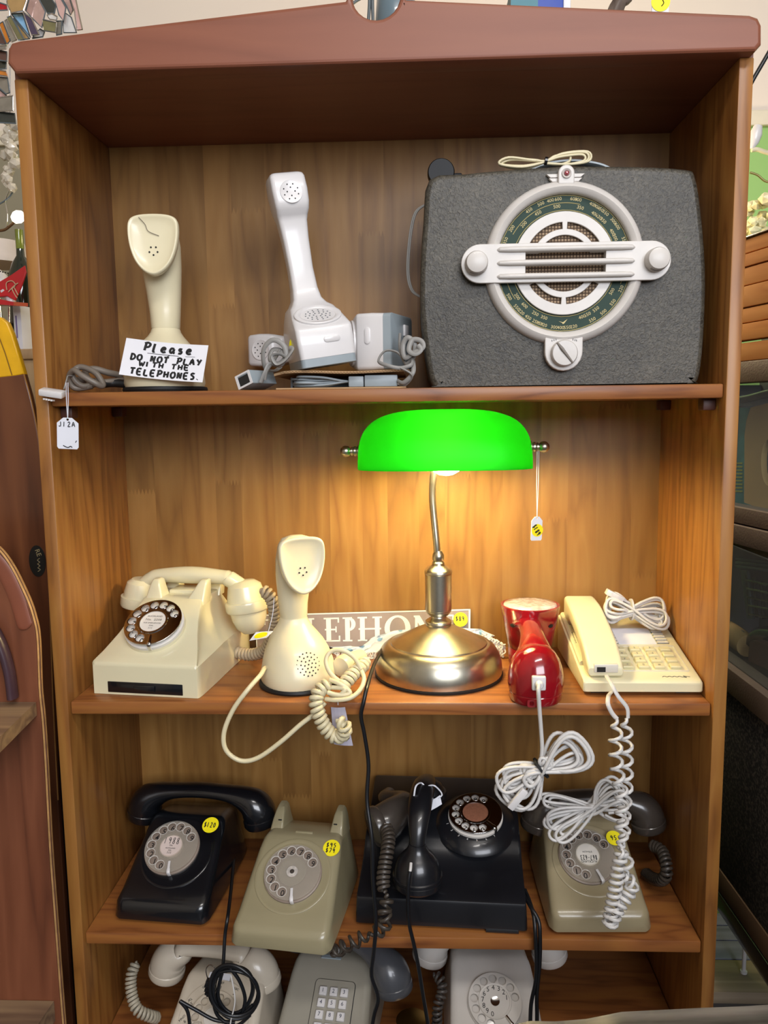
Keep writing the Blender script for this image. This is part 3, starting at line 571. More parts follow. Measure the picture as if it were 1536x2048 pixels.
for i, (a, b2, h) in enumerate(((-.062, .052, .008), (-.058, .048, .005), (-.06, .03, .006), (-.055, .055, .009))):
    cl.append(tube(cat([c + [0, 0, -.001], c + [a * .5, .002 * i, -h * .6 - .002], c + [a, .003 * i, -.002], c + [a * .8, .003 * i, h * .7], c + [a * .3, 0, h * .2], c, c + [b2 * .4, 0, h], c + [b2, .002, h * .9 + .003], c + [b2 * 1.05, .003, .0], c + [b2 * .6, .003, -.004], c + [0, 0, -.003]], 5), .0017, 7))
pc = part('power_cord', join(*cl), m_creamcord, rd, 60, True, label='looped cream power cord lying on top of the radio')
part('cord_tie', xf(lathe([(.0035, -.0022), (.0052, -.0018), (.0052, .0018), (.0035, .0022)], 12), T(*c) @ RY(PI / 2 + .2)), m_black, pc, 40, True, label='black twist tie')
p_ = at(882, 347, .14); part('power_plug', join(xf(lathe([(.0, -.009), (.018, -.009), (.0195, -.006), (.0195, .006), (.018, .009), (0, .009)], 32), T(*p_) @ RX(PI / 2)), box(p_[0] - .006, p_[0] + .03, p_[1] - .006, p_[1] + .006, p_[2] - .012, p_[2] - .001, .002)), m_rubber, rd, 40, True, label='black round plug behind the top corner')
for o_ in (0, .0024): cord(rd, [p + np.array([o_, 0, 0]) for p in pxs([(852, 408, .11), (830, 425, .11), (819, 470, .11), (814, 540, .11), (822, 580, .11), (842, 595, .11)])], .0013, m_greycord, name='aerial_lead')
# ================================================================== telephones: shared parts
m_clear = clear('clear_dial_plastic', '#f2efe8', .13, .05)
m_clearrim = clear('clear_dial_rim', '#f6f3ee', .42, .08)
m_dialplate = plain('warm_grey_number_plate', '#85776c', .35, var=.08, vscale=60)
m_label = plain('pale_dial_label', '#dcd6cc', .6, var=.04)
def arrange(M, items, r, a_of, size, flip=False):
    return join(*[xf(text(s, size, .0002, bold=.0001), M @ T(r * math.cos(R_(a_of(i))), r * math.sin(R_(a_of(i))), 0) @ RZ(R_(a_of(i) - 90 if flip else 0))) for i, s in enumerate(items)])
def dial(parent, M, R, wheel, plate_m, label=None, digits=None, a_of=lambda i: -105 - 25 * i, stop=-78, stop_m=None, rim_m=None, hole=.155, rh=.76, lr=.42, inner_digits=None, depth=.007, cup=False):
    """rotary dial: number plate, finger wheel with ten holes, centre label, finger stop"""
    d = part('dial', xf(lathe([(R * 1.03, 0), (R * 1.03, depth * .45), (R * .99, depth * .55), (0, depth * .55)], 56), M), plate_m, parent, 40)
    hs_ = [circ(R * hole, 18, R * rh * math.cos(R_(a_of(i))), R * rh * math.sin(R_(a_of(i)))) for i in range(10)]
    part('finger_wheel', xf(plate(circ(R, 56), hs_ + ([circ(R * lr, 36)] if label else []), .0022, .0006, depth), M), wheel, d, 40)
    if cup or wheel is m_clear: part('finger_hole_rims', xf(join(*[T_geo(lathe([(R * hole * .98, 0), (R * hole * .98, .0004), (R * hole * 1.16, .0007), (R * hole * 1.16, 0)], 18, False), h[0][0] - R * hole, h[0][1], depth + .0018) for h in hs_]), M), (m_clearrim if wheel is m_clear else wheel), d, 40)
    if digits: part('numerals', xf(arrange(Matrix(), digits, R * rh, a_of, R * .30), M @ T(0, 0, depth * .56)), m_ink, d, 0, kind='stuff')
    if inner_digits: part('numerals', xf(arrange(Matrix(), inner_digits, R * .49, a_of, R * .23), M @ T(0, 0, depth + .0024)), m_ink, d, 0, kind='stuff')
    if label:
        part('label_card', xf(lathe([(R * lr, depth * .5), (R * lr, depth + .0018), (0, depth + .0018)], 40), M), label, d, 40, label='round paper dial label')
        part('label_rim', xf(lathe([(R * (lr - .03), depth + .0012), (R * (lr - .02), depth + .0032), (R * (lr + .05), depth + .0034), (R * (lr + .08), depth + .0012)], 48, False), M), rim_m or wheel, d, 40)
    ca, sa = math.cos(R_(stop)), math.sin(R_(stop))
    part('finger_stop', xf(join(tube(cat([(R * 1.05 * ca, R * 1.05 * sa, .001), (R * 1.04 * ca, R * 1.04 * sa, depth + .003), (R * .8 * ca, R * .8 * sa, depth + .0038), (R * .6 * ca, R * .6 * sa, depth + .003)], 4), [(.0006, .0026)] * 7 + [(.0006, .002)] * 6, 8, up=(ca, sa, 1.0))), M), stop_m or m_chrome, d, 40)
    return d
def label_print(d, M, R, lines, ink=None, depth=.007):
    return part('label_print', xf(join(*[T_geo(text(s, R * h, .0002, sx=sx), 0, R * y, 0) if not hnd else hand(s, R * sx, R * h, 0, R * y, R * .012) for s, h, y, sx, hnd in lines]), M @ T(0, 0, depth + .0019)), ink or m_ink, d, 0, kind='stuff')
def sec_wing(y, wb, hs, wt, h, n=6, e=2.0, r=.004):   # skirt, concave flank, top; mirrored
    L_ = [(-wb / 2, 0), (-wb / 2, hs * .5), (-wb / 2, hs)]
    for i in range(1, n + 1):
        t = i / n; f = 1 - (1 - t) ** e
        L_.append((-wb / 2 + (wb - wt) / 2 * f * (1 - r / .1 * 0), hs + (h - hs) * (t ** 1.25)))
    L_[-1] = (-wt / 2, h - r); L_ += [(-wt / 2 + r * .3, h - r * .3), (-wt / 2 + r, h), (-wt / 4, h)]
    return [(x, y, z) for x, z in L_] + [(-x, y, z) for x, z in L_[::-1]]
def sweep(pts, k=5):                    # pts: (x, y, z, ra, rb) -> path and radii
    P = cat([p[:3] for p in pts], k); A = cat([(p[3], p[4], 0) for p in pts], k); return P, [(a[0], a[1]) for a in A]
# ------------------------------------------------------------------ ivory bakelite telephone
m_ivdrawer = m_black
def bakelite(r, mat):
    S = [(.0, .160, .044, .158, .0455), (.0025, .1635, .046, .161, .0485), (.012, .165, .047, .155, .0545), (.03, .165, .048, .142, .066), (.05, .1645, .049, .126, .080), (.07, .164, .050, .113, .0955), (.09, .163, .051, .104, .110), (.104, .162, .052, .099, .119),
         (.112, .1615, .052, .097, .121), (.178, .159, .052, .095, .120), (.189, .158, .051, .095, .112), (.205, .157, .05, .11, .09), (.221, .156, .048, .13, .066), (.233, .154, .046, .14, .05), (.236, .15, .044, .138, .046)]
    body = part('body', loft([sec_wing(*s) for s in S]), mat, r, 42)
    for s in (-1, 1):
        for y0, y1, zt2 in ((.106, .136, .147), (.176, .196, .140)):
            a = [[(s * x, y, z) for x, y in ((.0245, y0), (.0475, y0 - .002), (.0475, y1), (.0245, y1))][::s] for z in (.112,)]
            def q(z, x0, x1, ya, yb): return [(s * x + .008 * (z - .10) / .05, y, z) for x, y in rrect(x1 - x0, yb - ya, .003, 3, (x0 + x1) / 2, (ya + yb) / 2)]
            part('cradle_horn', loft([q(.110, .018, .0488, y0 - .004, y1), q(.122, .0225, .048, y0, y1), q(.138, .030, .0465, y0 + .006, y1), q(zt2 - .002, .0325, .0455, y0 + .010, y1 - .001), q(zt2, .0345, .0435, y0 + .012, y1 - .004)]), mat, r, 40)
    part('cradle_plunger', box(-.020, .028, .136, .176, .117, .126, .002), mat, r, 40)
    dr = part('drawer', box(-.058, .058, -.0008, .02, .003, .0195, .001), m_ivdrawer, r, 40, label='black pull-out drawer')
    part('drawer_grip', box(-.016, .016, -.004, .001, .006, .016, .001), m_ivdrawer, dr, 40)
    part('foot_frame', box(-.076, .076, .004, .23, 0.0, .004), m_rubber, r, 0)
    return body
def bell_handset(parent, mat, hz=.1405, y=.158, L=.083, cx=.010):
    P, A = sweep([(-L, y, hz - .012, .012, .013), (-L + .014, y, hz - .003, .0125, .014), (-.055, y, hz + .003, .0115, .0135), (0, y, hz + .0055, .0140, .0155), (.055, y, hz + .003, .0115, .0135), (L - .02, y, hz + .001, .013, .0145), (L, y, hz - .011, .0125, .014)])
    P = P + [cx, 0, 0]
    h = part('handset', tube(P, A, 16, up=(0, 0, 1)), mat, parent, 60)
    part('earpiece', xf(lathe([(0, .010), (.016, .009), (.0235, .003), (.027, -.012), (.0275, -.020), (.0315, -.0205), (.0318, -.033), (.0305, -.0365), (.026, -.0375), (0, -.034)], 36), T(cx - L - .004, y, hz - .012) @ RY(R_(8))), mat, h, 35)
    part('mouthpiece', xf(lathe([(0, .012), (.017, .010), (.0265, .003), (.030, -.013), (.031, -.021), (.0345, -.0215), (.0352, -.024), (.0348, -.035), (.0335, -.0375), (.0295, -.039), (.0275, -.052), (.022, -.066), (.013, -.0745), (0, -.076)], 40), T(cx + L + .006, y, hz - .012) @ RY(R_(-7))), mat, h, 35)
    return h
# ================================================================== middle shelf
iv = root('rotary_telephone', (-.349, .030, Z2), R_(-7.5), 'ivory bakelite rotary telephone with chrome dial and black drawer on the middle shelf', 'telephone')
bakelite(iv, m_ivory)
part('top_cap', box(.058, .078, .136, .155, .158, .170, .003), m_ivory, iv, 40) if False else None
bell_handset(iv, m_ivory)
sl = math.atan2(.119 - .0485, .1015); Md = T(-.006, .056, .0845) @ RX(sl)
dl = dial(iv, Md @ T(0, 0, .004), .0435, m_chrome, plain('white_enamel_dial_plate', '#d8d4cc', .3), m_label, list('0123456789'), lr=.47, hole=.15, rh=.755, depth=.010, cup=True, rim_m=m_chrome)
part('dial_mount', xf(lathe([(.048, -.012), (.046, .001), (.044, .005), (0, .005)], 48), Md), m_ivory, iv, 40)
label_print(dl, Md @ T(0, 0, .004), .0435, [('AUCKLAND', .10, .24, 1, 0), ('No.  2208', .13, .09, 1.1, 0), ('FOR EMERGENCIES', .075, -.06, 1, 0), ('DIAL', .075, -.17, 1, 0), ('111', .11, -.28, 1, 0)], m_brncord, .010)
P = pxs([(523, 1180, .135), (536, 1188, .13), (546, 1206, .13), (550, 1235, .135), (547, 1265, .145), (540, 1286, .150), (526, 1303, .160), (504, 1309, .168), (482, 1307, .175), (466, 1300, .18)])
part('handset_cord', coil(cat(P, 5), .0078, .0029, .0062), plain('tan_coiled_cord', '#a8977c', .5, var=.2), iv, 60, True)
tq = [at(499, 1281, .06), at(512, 1264, .075), at(546, 1262, .075), at(533, 1275, .055)]
pt = root('price_tag', tuple(np.mean(tq, 0)), 0, 'small folded tag with yellow sticker hanging from the ivory telephone handset cord', 'price tag')
tc_ = part('card', warp(sheet(2, 2, .0006), tq), m_card, pt, 0, True)
part('price_sticker', warp(T_geo(lathe([(.38, -.0005), (.38, .0011)], 20), .5, .5, 0), tq), m_yel, tc_, 0, True, label='yellow price sticker')
part('string', tube(cat([tuple(tq[3]), at(545, 1230, .06), at(548, 1195, .085)], 5), .0005, 5), m_card, pt, 60, True)
# ---- second cone telephone
e2 = root('cone_telephone', (-.1335, .086, Z2), R_(26), 'cream one-piece cone telephone with a round perforated speaker beside the ivory telephone', 'telephone')
cobra(e2, m_cream, .227, True)
P = pxs([(560, 1330, .16), (532, 1335, .06), (521, 1350, .02), (495, 1380, -.004), (466, 1420, -.008), (448, 1465, -.01), (452, 1500, -.01), (480, 1521, -.01), (515, 1516, -.01), (560, 1485, -.01), (600, 1450, -.008), (632, 1425, -.004), (650, 1405, .0)])
cord(e2, P, .0034, m_creamcord, n=10)
for pth in ([(662, 1368, .004), (640, 1380, -.002), (632, 1405, -.010), (640, 1435, -.014), (654, 1460, -.014), (672, 1474, -.014), (688, 1466, -.02), (688, 1450, -.024), (676, 1440, -.018)], [(732, 1322, .06), (724, 1332, .045), (708, 1346, .028), (692, 1364, .012), (680, 1378, .004)]):
    part('coiled_cord', coil(cat(pxs(pth), 5), .0078, .0033, .0072), m_creamcord, e2, 60, True)
for pth in ([(722, 1338, .028), (708, 1315, .03), (685, 1301, .03), (662, 1303, .03), (652, 1322, .024), (662, 1348, .014), (690, 1372, .002), (702, 1392, -.004)], [(652, 1398, -.004), (672, 1400, -.012), (700, 1396, -.012), (720, 1380, -.002), (728, 1358, .014), (722, 1340, .03)], [(660, 1360, .006), (680, 1368, -.002), (700, 1385, -.006), (680, 1390, -.008), (655, 1385, -.006)], [(664, 1375, .0), (690, 1378, -.006), (676, 1392, -.006), (660, 1388, 0)]):
    cord(e2, pxs(pth), .0033, m_creamcord, n=10)
p = at(676, 1342, .06); q_ = at(742, 1306, .15); dv = Vector(q_ - p).normalized()
part('plug_cup', xf(lathe([(.002, -.004), (.014, -.002), (.016, .004), (.0165, .012), (.014, .035), (.011, .06), (0, .062)], 28), Matrix.Translation(at(682, 1334, .075)) @ dv.to_track_quat('Z', 'Y').to_matrix().to_4x4()), m_cream, e2, 40, True)
cq = [at(668, 1488, .003), at(706, 1491, .003), at(690, 1414, .003), at(662, 1414, .003)]
ct = root('price_tag', tuple(np.mean(cq, 0)), 0, 'lilac grey card tag hanging behind the knotted cream cord', 'price tag')
part('card', warp(sheet(4, 4, .0006, .002), cq), plain('lilac_card', '#aaa6b4', .7), ct, 0, True)
part('string', tube(pxs([(676, 1410, -.002), (676, 1396, -.004)]), .0006, 5), m_card, ct, 60, True)
# ---- TELEPHONE sign
m_sign = plain('taupe_sign_paint', '#8c7e7a', .6, var=.12, vscale=25); m_signw = plain('pale_sign_letters', '#dfe3dc', .6, var=.04)
sq = [at(513, 1296, .257), at(940, 1291, .257), at(941, 1218, .268), at(510, 1230, .268)]
sg = root('sign_board', tuple((sq[0] + sq[1]) / 2), 0, 'taupe painted board lettered TELEPHONE leaning on the back of the middle shelf', 'sign')
part('board', warp(sheet(1, 1, .006), sq, -.0062), m_sign, sg, 0, True)
AS = 431 / 84.0
def bx2(x0, x1, y0, y1): return plate([(x0, y0), (x1, y0), (x1, y1), (x0, y1)], (), .0004)
part('border', warp(join(bx2(0, 1, .965, 1), bx2(0, .004, 0, 1), bx2(.992, 1, 0, 1)), sq), m_signw, sg, 0, True)
def U(px): return (px - 510) / 431
LO, HI = .16, .86; t_ = .022; h_ = .045
def stem(x, w=t_): return [bx2(x - w / 2, x + w / 2, LO, HI), bx2(x - w, x + w, LO, LO + h_), bx2(x - w, x + w, HI - h_, HI)]
def ringg(cx, cy, rx, ry, tx, ty, a0=0, a1=360, n=30):
    A_ = np.radians(np.linspace(a0, a1, n)); o = [(cx + rx * math.cos(a), cy + ry * math.sin(a)) for a in A_]; i = [(cx + (rx - tx) * math.cos(a), cy + (ry - ty) * math.sin(a)) for a in A_]
    return plate(o[:-1], [i[:-1]], .0004) if a1 - a0 == 360 else plate(o + i[::-1], (), .0004)
m_ = (LO + HI) / 2
def E_(x0, x1): return stem(x0 + t_ * .8) + [bx2(x0, x1, HI - h_, HI), bx2(x1 - .007, x1, HI - .15, HI), bx2(x0, x1 - .012, m_ - .02, m_ + .025), bx2(x1 - .018, x1 - .012, m_ - .08, m_ + .09), bx2(x0, x1 + .004, LO, LO + h_), bx2(x1 - .003, x1 + .004, LO, LO + .17)]
def P_(x0, x1): return stem(x0 + t_ * .8) + [ringg(x0 + t_, HI - .2, x1 - x0 - t_, .2, .02, .05, -90, 90, 16)]
def H_(x0, x1): return stem(x0 + t_ * .8) + stem(x1 - t_ * .8) + [bx2(x0, x1, m_ - .02, m_ + .025)]
def N_(x0, x1): return stem(x0 + t_ * .6, .012) + stem(x1 - t_ * .6, .012) + [plate([(x0, HI), (x0 + .028, HI), (x1 - .005, LO), (x1 - .03, LO)], (), .0004)]
def T_(x0, x1): return stem((x0 + x1) / 2) + [bx2(x0, x1, HI - h_, HI), bx2(x0, x0 + .008, HI - .17, HI), bx2(x1 - .008, x1, HI - .17, HI)]
def L_f(x0, x1): return stem(x0 + t_ * .8) + [bx2(x0, x1, LO, LO + h_), bx2(x1 - .007, x1, LO, LO + .17)]
for fn, a, b2 in ((T_, 527, 567), (E_, 573, 603), (L_f, 612, 643), (E_, 650, 679), (P_, 688, 712), (H_, 718, 763), (None, 770, 822), (N_, 828, 872), (E_, 882, 908)):
    gs = fn(U(a), U(b2)) if fn else [ringg((U(a) + U(b2)) / 2, m_, (U(b2) - U(a)) / 2, .37, .024, .06)]
    part('letter', warp(join(*gs), sq), m_signw, sg, 0, True)
sticker(sg, at(921, 1239, .2585), sq[1] - sq[0], sq[3] - sq[0], .0122, (('$89', 1.3, .6, .12),))
# ---- printed cloth behind the lamp
mcloth, nt, b = newmat('white_cloth_blue_print'); L = nt.links.new; tc = N(nt, 'ShaderNodeTexCoord'); vo = N(nt, 'ShaderNodeTexVoronoi'); vo.inputs['Scale'].default_value = 45; L(tc.outputs['Object'], vo.inputs['Vector'])
rp = N(nt, 'ShaderNodeValToRGB'); rp.color_ramp.elements[0].color = lin('#6f93b0'); rp.color_ramp.elements[1].color = lin('#d8dedd'); rp.color_ramp.elements[0].position = .22; rp.color_ramp.elements[1].position = .3; L(vo.outputs['Distance'], rp.inputs['Fac']); L(rp.outputs['Color'], b.inputs['Base Color']); b.inputs['Roughness'].default_value = .9
cl = root('cloth', (.06, .236, Z2), 0, 'crumpled white cloth with blue print and lace edge lying behind the lamp', 'cloth')
tp = cat(pxs([(664, 1294, .247), (690, 1300, .247), (712, 1297, .248), (735, 1286, .249), (760, 1270, .250), (800, 1262, .250), (870, 1258, .250), (940, 1258, .250), (965, 1260, .249), (985, 1272, .248)]), 8)
secs = []
for i, p in enumerate(tp):
    h = max(p[2] - Z2, .008); w = .5 + .5 * math.sin(i * .9); k_ = 9
    secs.append([(p[0] - .004 * math.sin(j * 1.1 + i * .5), p[1] - .012 * (j / k_) ** 1.3 - .0020 * math.sin(j * 1.6 + i * .45), Z2 + .001 + h * (1 - (j / k_) ** (1.1 + .5 * w))) for j in range(k_ + 1)] + [(p[0], p[1] + .002 - .011 * (j / k_), Z2 + .0003 + max(0, h * (1 - j / k_) - .003)) for j in range(k_, -1, -1)])
part('fabric', loft(secs), mcloth, cl, 60, True)
gs = []; R = np.random.RandomState(4)
def net(u0, v0, u1, v1, y0, y1, n, w0, w1):
    for i in range(n):
        t0, t1 = R.uniform(0, 1), R.uniform(-.12, .12); s0 = R.uniform(-1, 1); P = []
        for k in range(6):
            t = min(1, max(0, t0 + t1 * k / 5)); w = w0 + (w1 - w0) * t; a = at(u0 + (u1 - u0) * t + R.uniform(-4, 4), v0 + (v1 - v0) * t + w * (k / 5 - .5) * 2 * (1 if i % 2 else -1), y0 + (y1 - y0) * t + R.uniform(-.003, .003)); a[2] = max(a[2], Z2 + .002); P.append(a)
        gs.append(tube(cat(P, 3), .0011, 5))
net(965, 1274, 1008, 1302, .232, .205, 46, 9, 13); net(672, 1312, 752, 1318, .20, .205, 40, 8, 14)
part('lace', join(*gs), plain('white_crochet_thread', '#e3e4df', .9), cl, 60, True, kind='stuff')
# ---- banker's lamp
LX, LY = .078, .132
m_gshade, nt, b = newmat('green_glass_shade'); L = nt.links.new
b.inputs['Base Color'].default_value = lin('#0a9a14'); b.inputs['Roughness'].default_value = .35; b.inputs['Specular IOR Level'].default_value = .25
trn = N(nt, 'ShaderNodeBsdfTranslucent'); trn.inputs[0].default_value = (.012, .45, .010, 1)
ms = N(nt, 'ShaderNodeMixShader'); ms.inputs[0].default_value = .75; L(b.outputs[0], ms.inputs[1]); L(trn.outputs[0], ms.inputs[2]); L(ms.outputs[0], nt.nodes['Material Output'].inputs[0])
m_inner, nt, b = newmat('white_glass_lining'); L = nt.links.new; b.inputs['Base Color'].default_value = (.85, .88, .84, 1); b.inputs['Roughness'].default_value = .4
trn = N(nt, 'ShaderNodeBsdfTranslucent'); trn.inputs[0].default_value = (.75, .95, .75, 1); ms = N(nt, 'ShaderNodeMixShader'); ms.inputs[0].default_value = .12; L(b.outputs[0], ms.inputs[1]); L(trn.outputs[0], ms.inputs[2]); L(ms.outputs[0], nt.nodes['Material Output'].inputs[0])
lp = root('desk_lamp', (LX, LY, Z2), 0, 'brushed nickel desk lamp with lit green glass shade on the middle shelf', 'lamp')
part('felt_ring', lathe([(.094, 0), (.0985, .0), (.099, .003), (.097, .0045)], 64), m_rubber, lp, 40, label='black felt base ring')
part('base', lathe([(.0945, .0035), (.097, .004), (.0978, .012), (.0965, .022), (.093, .034), (.087, .043), (.080, .0485), (.0765, .0495), (.0745, .0492), (.0735, .051), (.064, .0555), (.049, .0635), (.036, .070), (.026, .0745), (.0195, .077), (.0195, .080), (.0205, .0815), (.020, .084), (.0155, .087), (.0125, .0895), (.012, .092)], 72), m_steel, lp, 30)
part('column', lathe([(.012, .0915), (.0165, .094), (.0195, .0985), (.0195, .1005), (.0203, .1015), (.0203, .157), (.0212, .1585), (.0212, .161), (.0198, .1635), (.0150, .1675), (.0100, .1705), (.0092, .1735), (.0098, .1745), (.0080, .1765)], 48), m_steel, lp, 30)
part('ball_joint', lathe([(.006, .175), (.0085, .179), (.0092, .1835), (.0085, .188), (.006, .1915), (.0058, .193)], 32), m_steel, lp, 60)
aP = [at(875, 1115, LY), at(873, 1085, LY), at(868, 1035, LY + .004), at(865, 1000, LY + .006), at(865, 975, LY + .006), at(868, 945, LY + .004), at(877, 915, LY), at(884, 885, LY)]
part('arm', tube(cat(aP, 6), .0053, 16), m_steel, lp, 60, True)
SXc, SYc, SZb, a_, b_, c_ = .0875, .120, .1575, .1285, .066, .0865
def shade(off, n=44, m=24):
    G = []
    for i in range(n + 1):
        ph = -PI / 2 + PI * i / n; x = (a_ - off) * math.copysign(abs(math.sin(ph)) ** .62, ph); rr = abs(math.cos(ph)) ** .58
        G.append([(x, (b_ - off) * rr * -math.cos(th), (c_ - off) * rr * math.sin(th) ** .92) for th in [PI * j / m for j in range(m + 1)]])
    return G
def grid(G, rev):
    n, m = len(G), len(G[0]); V = [p for r in G for p in r]; F = []
    for i in range(n - 1):
        for j in range(m - 1):
            q = (i * m + j, i * m + j + 1, (i + 1) * m + j + 1, (i + 1) * m + j); F.append(q[::-1] if rev else q)
    return V, F
Go, Gi = shade(0), shade(.0035); Ms = T(SXc, SYc, SZb)
so = part('shade', xf(grid(Go, False), Ms), m_gshade, lp, 70, True, label='green glass shade')
si = part('shade_lining', xf(grid(Gi, True), Ms), m_inner, so, 70, True, label='white lining of the shade')
rimv = []; 
for j in (0, len(Go[0]) - 1): rimv.append(([p for r in (Go, Gi) for p in [row[j] for row in r]], [(i, i + 1, i + 1 + len(Go), i + len(Go)) for i in range(len(Go) - 1)]))
part('shade_rim', xf(join(*rimv), Ms), m_gshade, so, 70, True)
fin = [(.0, 0), (.004, .0005), (.0075, .004), (.0085, .008), (.0075, .0125), (.005, .015), (.0065, .0165), (.0065, .0185), (.005, .0195), (.0075, .021), (.0075, .0235), (.006, .025), (.009, .0265), (.0095, .029)]
part('finial', xf(lathe(fin, 28), T(-.0675, SYc, .1835) @ RY(PI / 2)), m_steel, lp, 40, True)
part('finial', xf(lathe(fin, 28), T(.2420, SYc, .187) @ RY(-PI / 2)), m_steel, lp, 40, True)
part('shade_rod', tube([(-.045, SYc, .1845), (.22, SYc, .186)], .003, 8), m_steel, lp, 60, True)
m_bulb = emit('warm_bulb_glass', '#ffe4a4', 150.0)
bz = .1775
part('bulb', xf(lathe([(0, -.031), (.010, -.0295), (.019, -.0245), (.026, -.017), (.030, -.008), (.031, 0), (.0295, .009), (.025, .017), (.017, .026), (.013, .034), (.013, .04), (0, .041)], 28), T(.0895, .112, bz)), m_bulb, lp, 70, True, label='lit round bulb')
P = pxs([(800, 1292, .20), (782, 1286, .17), (766, 1298, .13), (750, 1325, .075), (741, 1350, .04), (733, 1378, .006), (727, 1405, -.004), (722, 1432, -.004), (729, 1470, -.004), (737, 1530, -.006), (734, 1600, -.014), (744, 1680, -.03), (746, 1760, -.036), (752, 1840, -.040), (748, 1900, -.040), (743, 1950, -.036), (756, 1995, -.034), (748, 2030, -.032), (740, 2075, -.03)])
cord(lp, P, .0029, m_blkcord)
tg = join(xf(hand('$189', .018, .007, 0, 0, .0008), T(0, -.0185, 0.0003) @ RZ(R_(-58))))
swing_tag('price_tag', at(1076, 901, SYc), at(1074, 1036, SYc), (.0185, .034), R_(2), 'white price tag with yellow sticker hanging from the right end of the lamp shade', tg, (0.001, -.0185, .0095), hx=(.93, .35, 0))
# ---- red telephone
m_red = plain('glossy_red_plastic', '#860d18', .15, var=.08, coat=.7)
rt = root('handset_telephone', (.211, .022, Z2), R_(-3), 'glossy red telephone shaped like a big handset beside the lamp', 'telephone')
part('mouth_end', lathe([(0, 0), (.034, .0), (.0362, .003), (.037, .0125), (.0362, .0135), (.0375, .0145), (.0388, .024), (.0388, .034), (.037, .046), (.033, .058), (.026, .069), (.016, .077), (0, .080)], 48), m_red, rt, 40)
P, A = sweep([(0, .002, .042, .033, .034), (0, .008, .055, .027, .0295), (0, .024, .067, .019, .0225), (0, .052, .075, .0145, .0180), (0, .085, .077, .0135, .0175), (0, .115, .074, .013, .0195), (0, .138, .068, .013, .022)])
part('handle', tube(P, A, 24, up=(0, -.3, 1)), m_red, rt, 60)
cup = part('ear_end', T_geo(lathe([(0, 0), (.031, .0), (.0335, .002), (.0345, .026), (.0335, .0275), (.035, .029), (.0385, .05), (.0435, .075), (.0468, .092), (.0468, .096), (.0440, .0965), (.0425, .0945), (0, .0935)], 48), .006, .165, 0), m_red, rt, 40)
part('clear_cap', T_geo(lathe([(.0425, .0946), (.041, .0975), (.03, .099), (0, .0995)], 40), .006, .165, 0), plain('crinkled_clear_film', '#c9b9b4', .12, coat=1, bump=1.0, bscale=160, var=.35, vscale=90), cup, 60, label='clear crinkled cover')
for s in (-1, 1): part('grip_slot', xf(SCL_geo(lathe([(.0055, -.002), (.0055, .0012), (0, .0014)], 16), 1, .6), T(.006 + s * .0295, .165 - .0305, .068) @ RZ(R_(s * 44)) @ RX(PI / 2 + .2)) if False else xf(lathe([(.0048, -.004), (.0048, .0014), (0, .0016)], 16), T(.006 + s * .0290, .165 - .0305, .069) @ RZ(R_(s * 44)) @ RX(PI / 2 + .2) @ SCL(1, .62, 1)), m_rubber, cup, 40)
part('foot_ring', T_geo(lathe([(.029, -.0), (.032, 0), (.032, .002)], 32), .006, .165, -.0003), m_rubber, rt, 40)
jb = at(1078, 1367, -.0185)
part('jack', join(box(jb[0] - .0095, jb[0] + .0095, jb[1] - .0015, jb[1] + .008, jb[2] - .010, jb[2] + .010, .002), xf(lathe([(.0062, -.004), (.0062, .002), (.004, .007), (0, .0072)], 20), T(jb[0], jb[1] - .001, jb[2] - .001) @ RX(PI / 2))), m_white, rt, 40, True, label='white cord socket')
part('relief_mark', xf(plate(rrect(.012, .011, .003), [rrect(.006, .006, .002)], .0006), T(at(1063, 1412, -.014)[0], .022 - .0374, Z2 + .0075) @ RX(PI / 2) ), m_red, rt, 0, True)
P = pxs([(1078, 1370, -.026), (1077, 1384, -.034), (1079, 1420, -.030), (1082, 1460, -.026), (1084, 1500, -.024), (1080, 1530, -.022)])
cord(rt, P, .0029, m_whitecord)
bc = at(1082, 1536, -.020)
hk = part('cord_hank', join(bundle(bc, (.80, 0, .56), (-.4, .0, .6), .072, .03, .034, .02, 5, .0029, .004, .010, 11), bundle(bc, (.9, .1, .35), (-.2, 0, .8), .07, .066, .024, .018, 4, .0025, .005, .009, 5), bundle(bc, (-.62, 0, -.72), (.6, 0, -.6), .075, .02, .03, .01, 5, .0025, .004, .010, 8)), m_whitecord, rt, 60, True, label='white cord hank')
part('cable_tie', xf(lathe([(.014, -.0018), (.0165, -.0015), (.0165, .0015), (.014, .0018)], 24), Matrix.Translation(bc) @ RY(R_(52)) @ SCL(1.0, .8, 1)), m_rubber, hk, 40, True, label='black cable tie')
pp = at(1035, 1598, -.032); part('cord_plug', xf(box(-.005, .005, -.004, .004, -.017, .017, .0015), Matrix.Translation(pp) @ RY(R_(38))), m_white, hk, 40, True)
# ---- cream push-button desk telephone
m_desk = plain('pale_cream_plastic', '#d9d2ae', .38, var=.03); m_deskw = plain('pale_grey_edge_plastic', '#d2cdc0', .4, var=.03)
dk = root('push_button_telephone', (.3640, .034, Z2), R_(-.2), 'pale cream flat push-button telephone with long handset at the right of the middle shelf', 'telephone')
W = .167; zs = lambda y: .0215 + y * .19
def dsec(y, z0, z1, w=W, r=.003): return [(x, y, z) for x, z in rrect(w, z1 - z0, r, 3, 0, (z0 + z1) / 2)]
part('base', loft([dsec(0, .006, .0185, W - .004), dsec(.0015, .005, .0205), dsec(.006, .004, zs(.006)), dsec(.10, .003, zs(.1)), dsec(.215, .003, zs(.215)), dsec(.222, .004, zs(.218) - .003, W - .004)]), m_desk, dk, 30)
part('foot', box(-.07, -.05, .012, .03, 0, .006), m_rubber, dk, 0); part('foot', box(.05, .07, .012, .03, 0, .006), m_rubber, dk, 0); part('foot', box(-.07, .07, .19, .21, 0, .005), m_rubber, dk, 0)
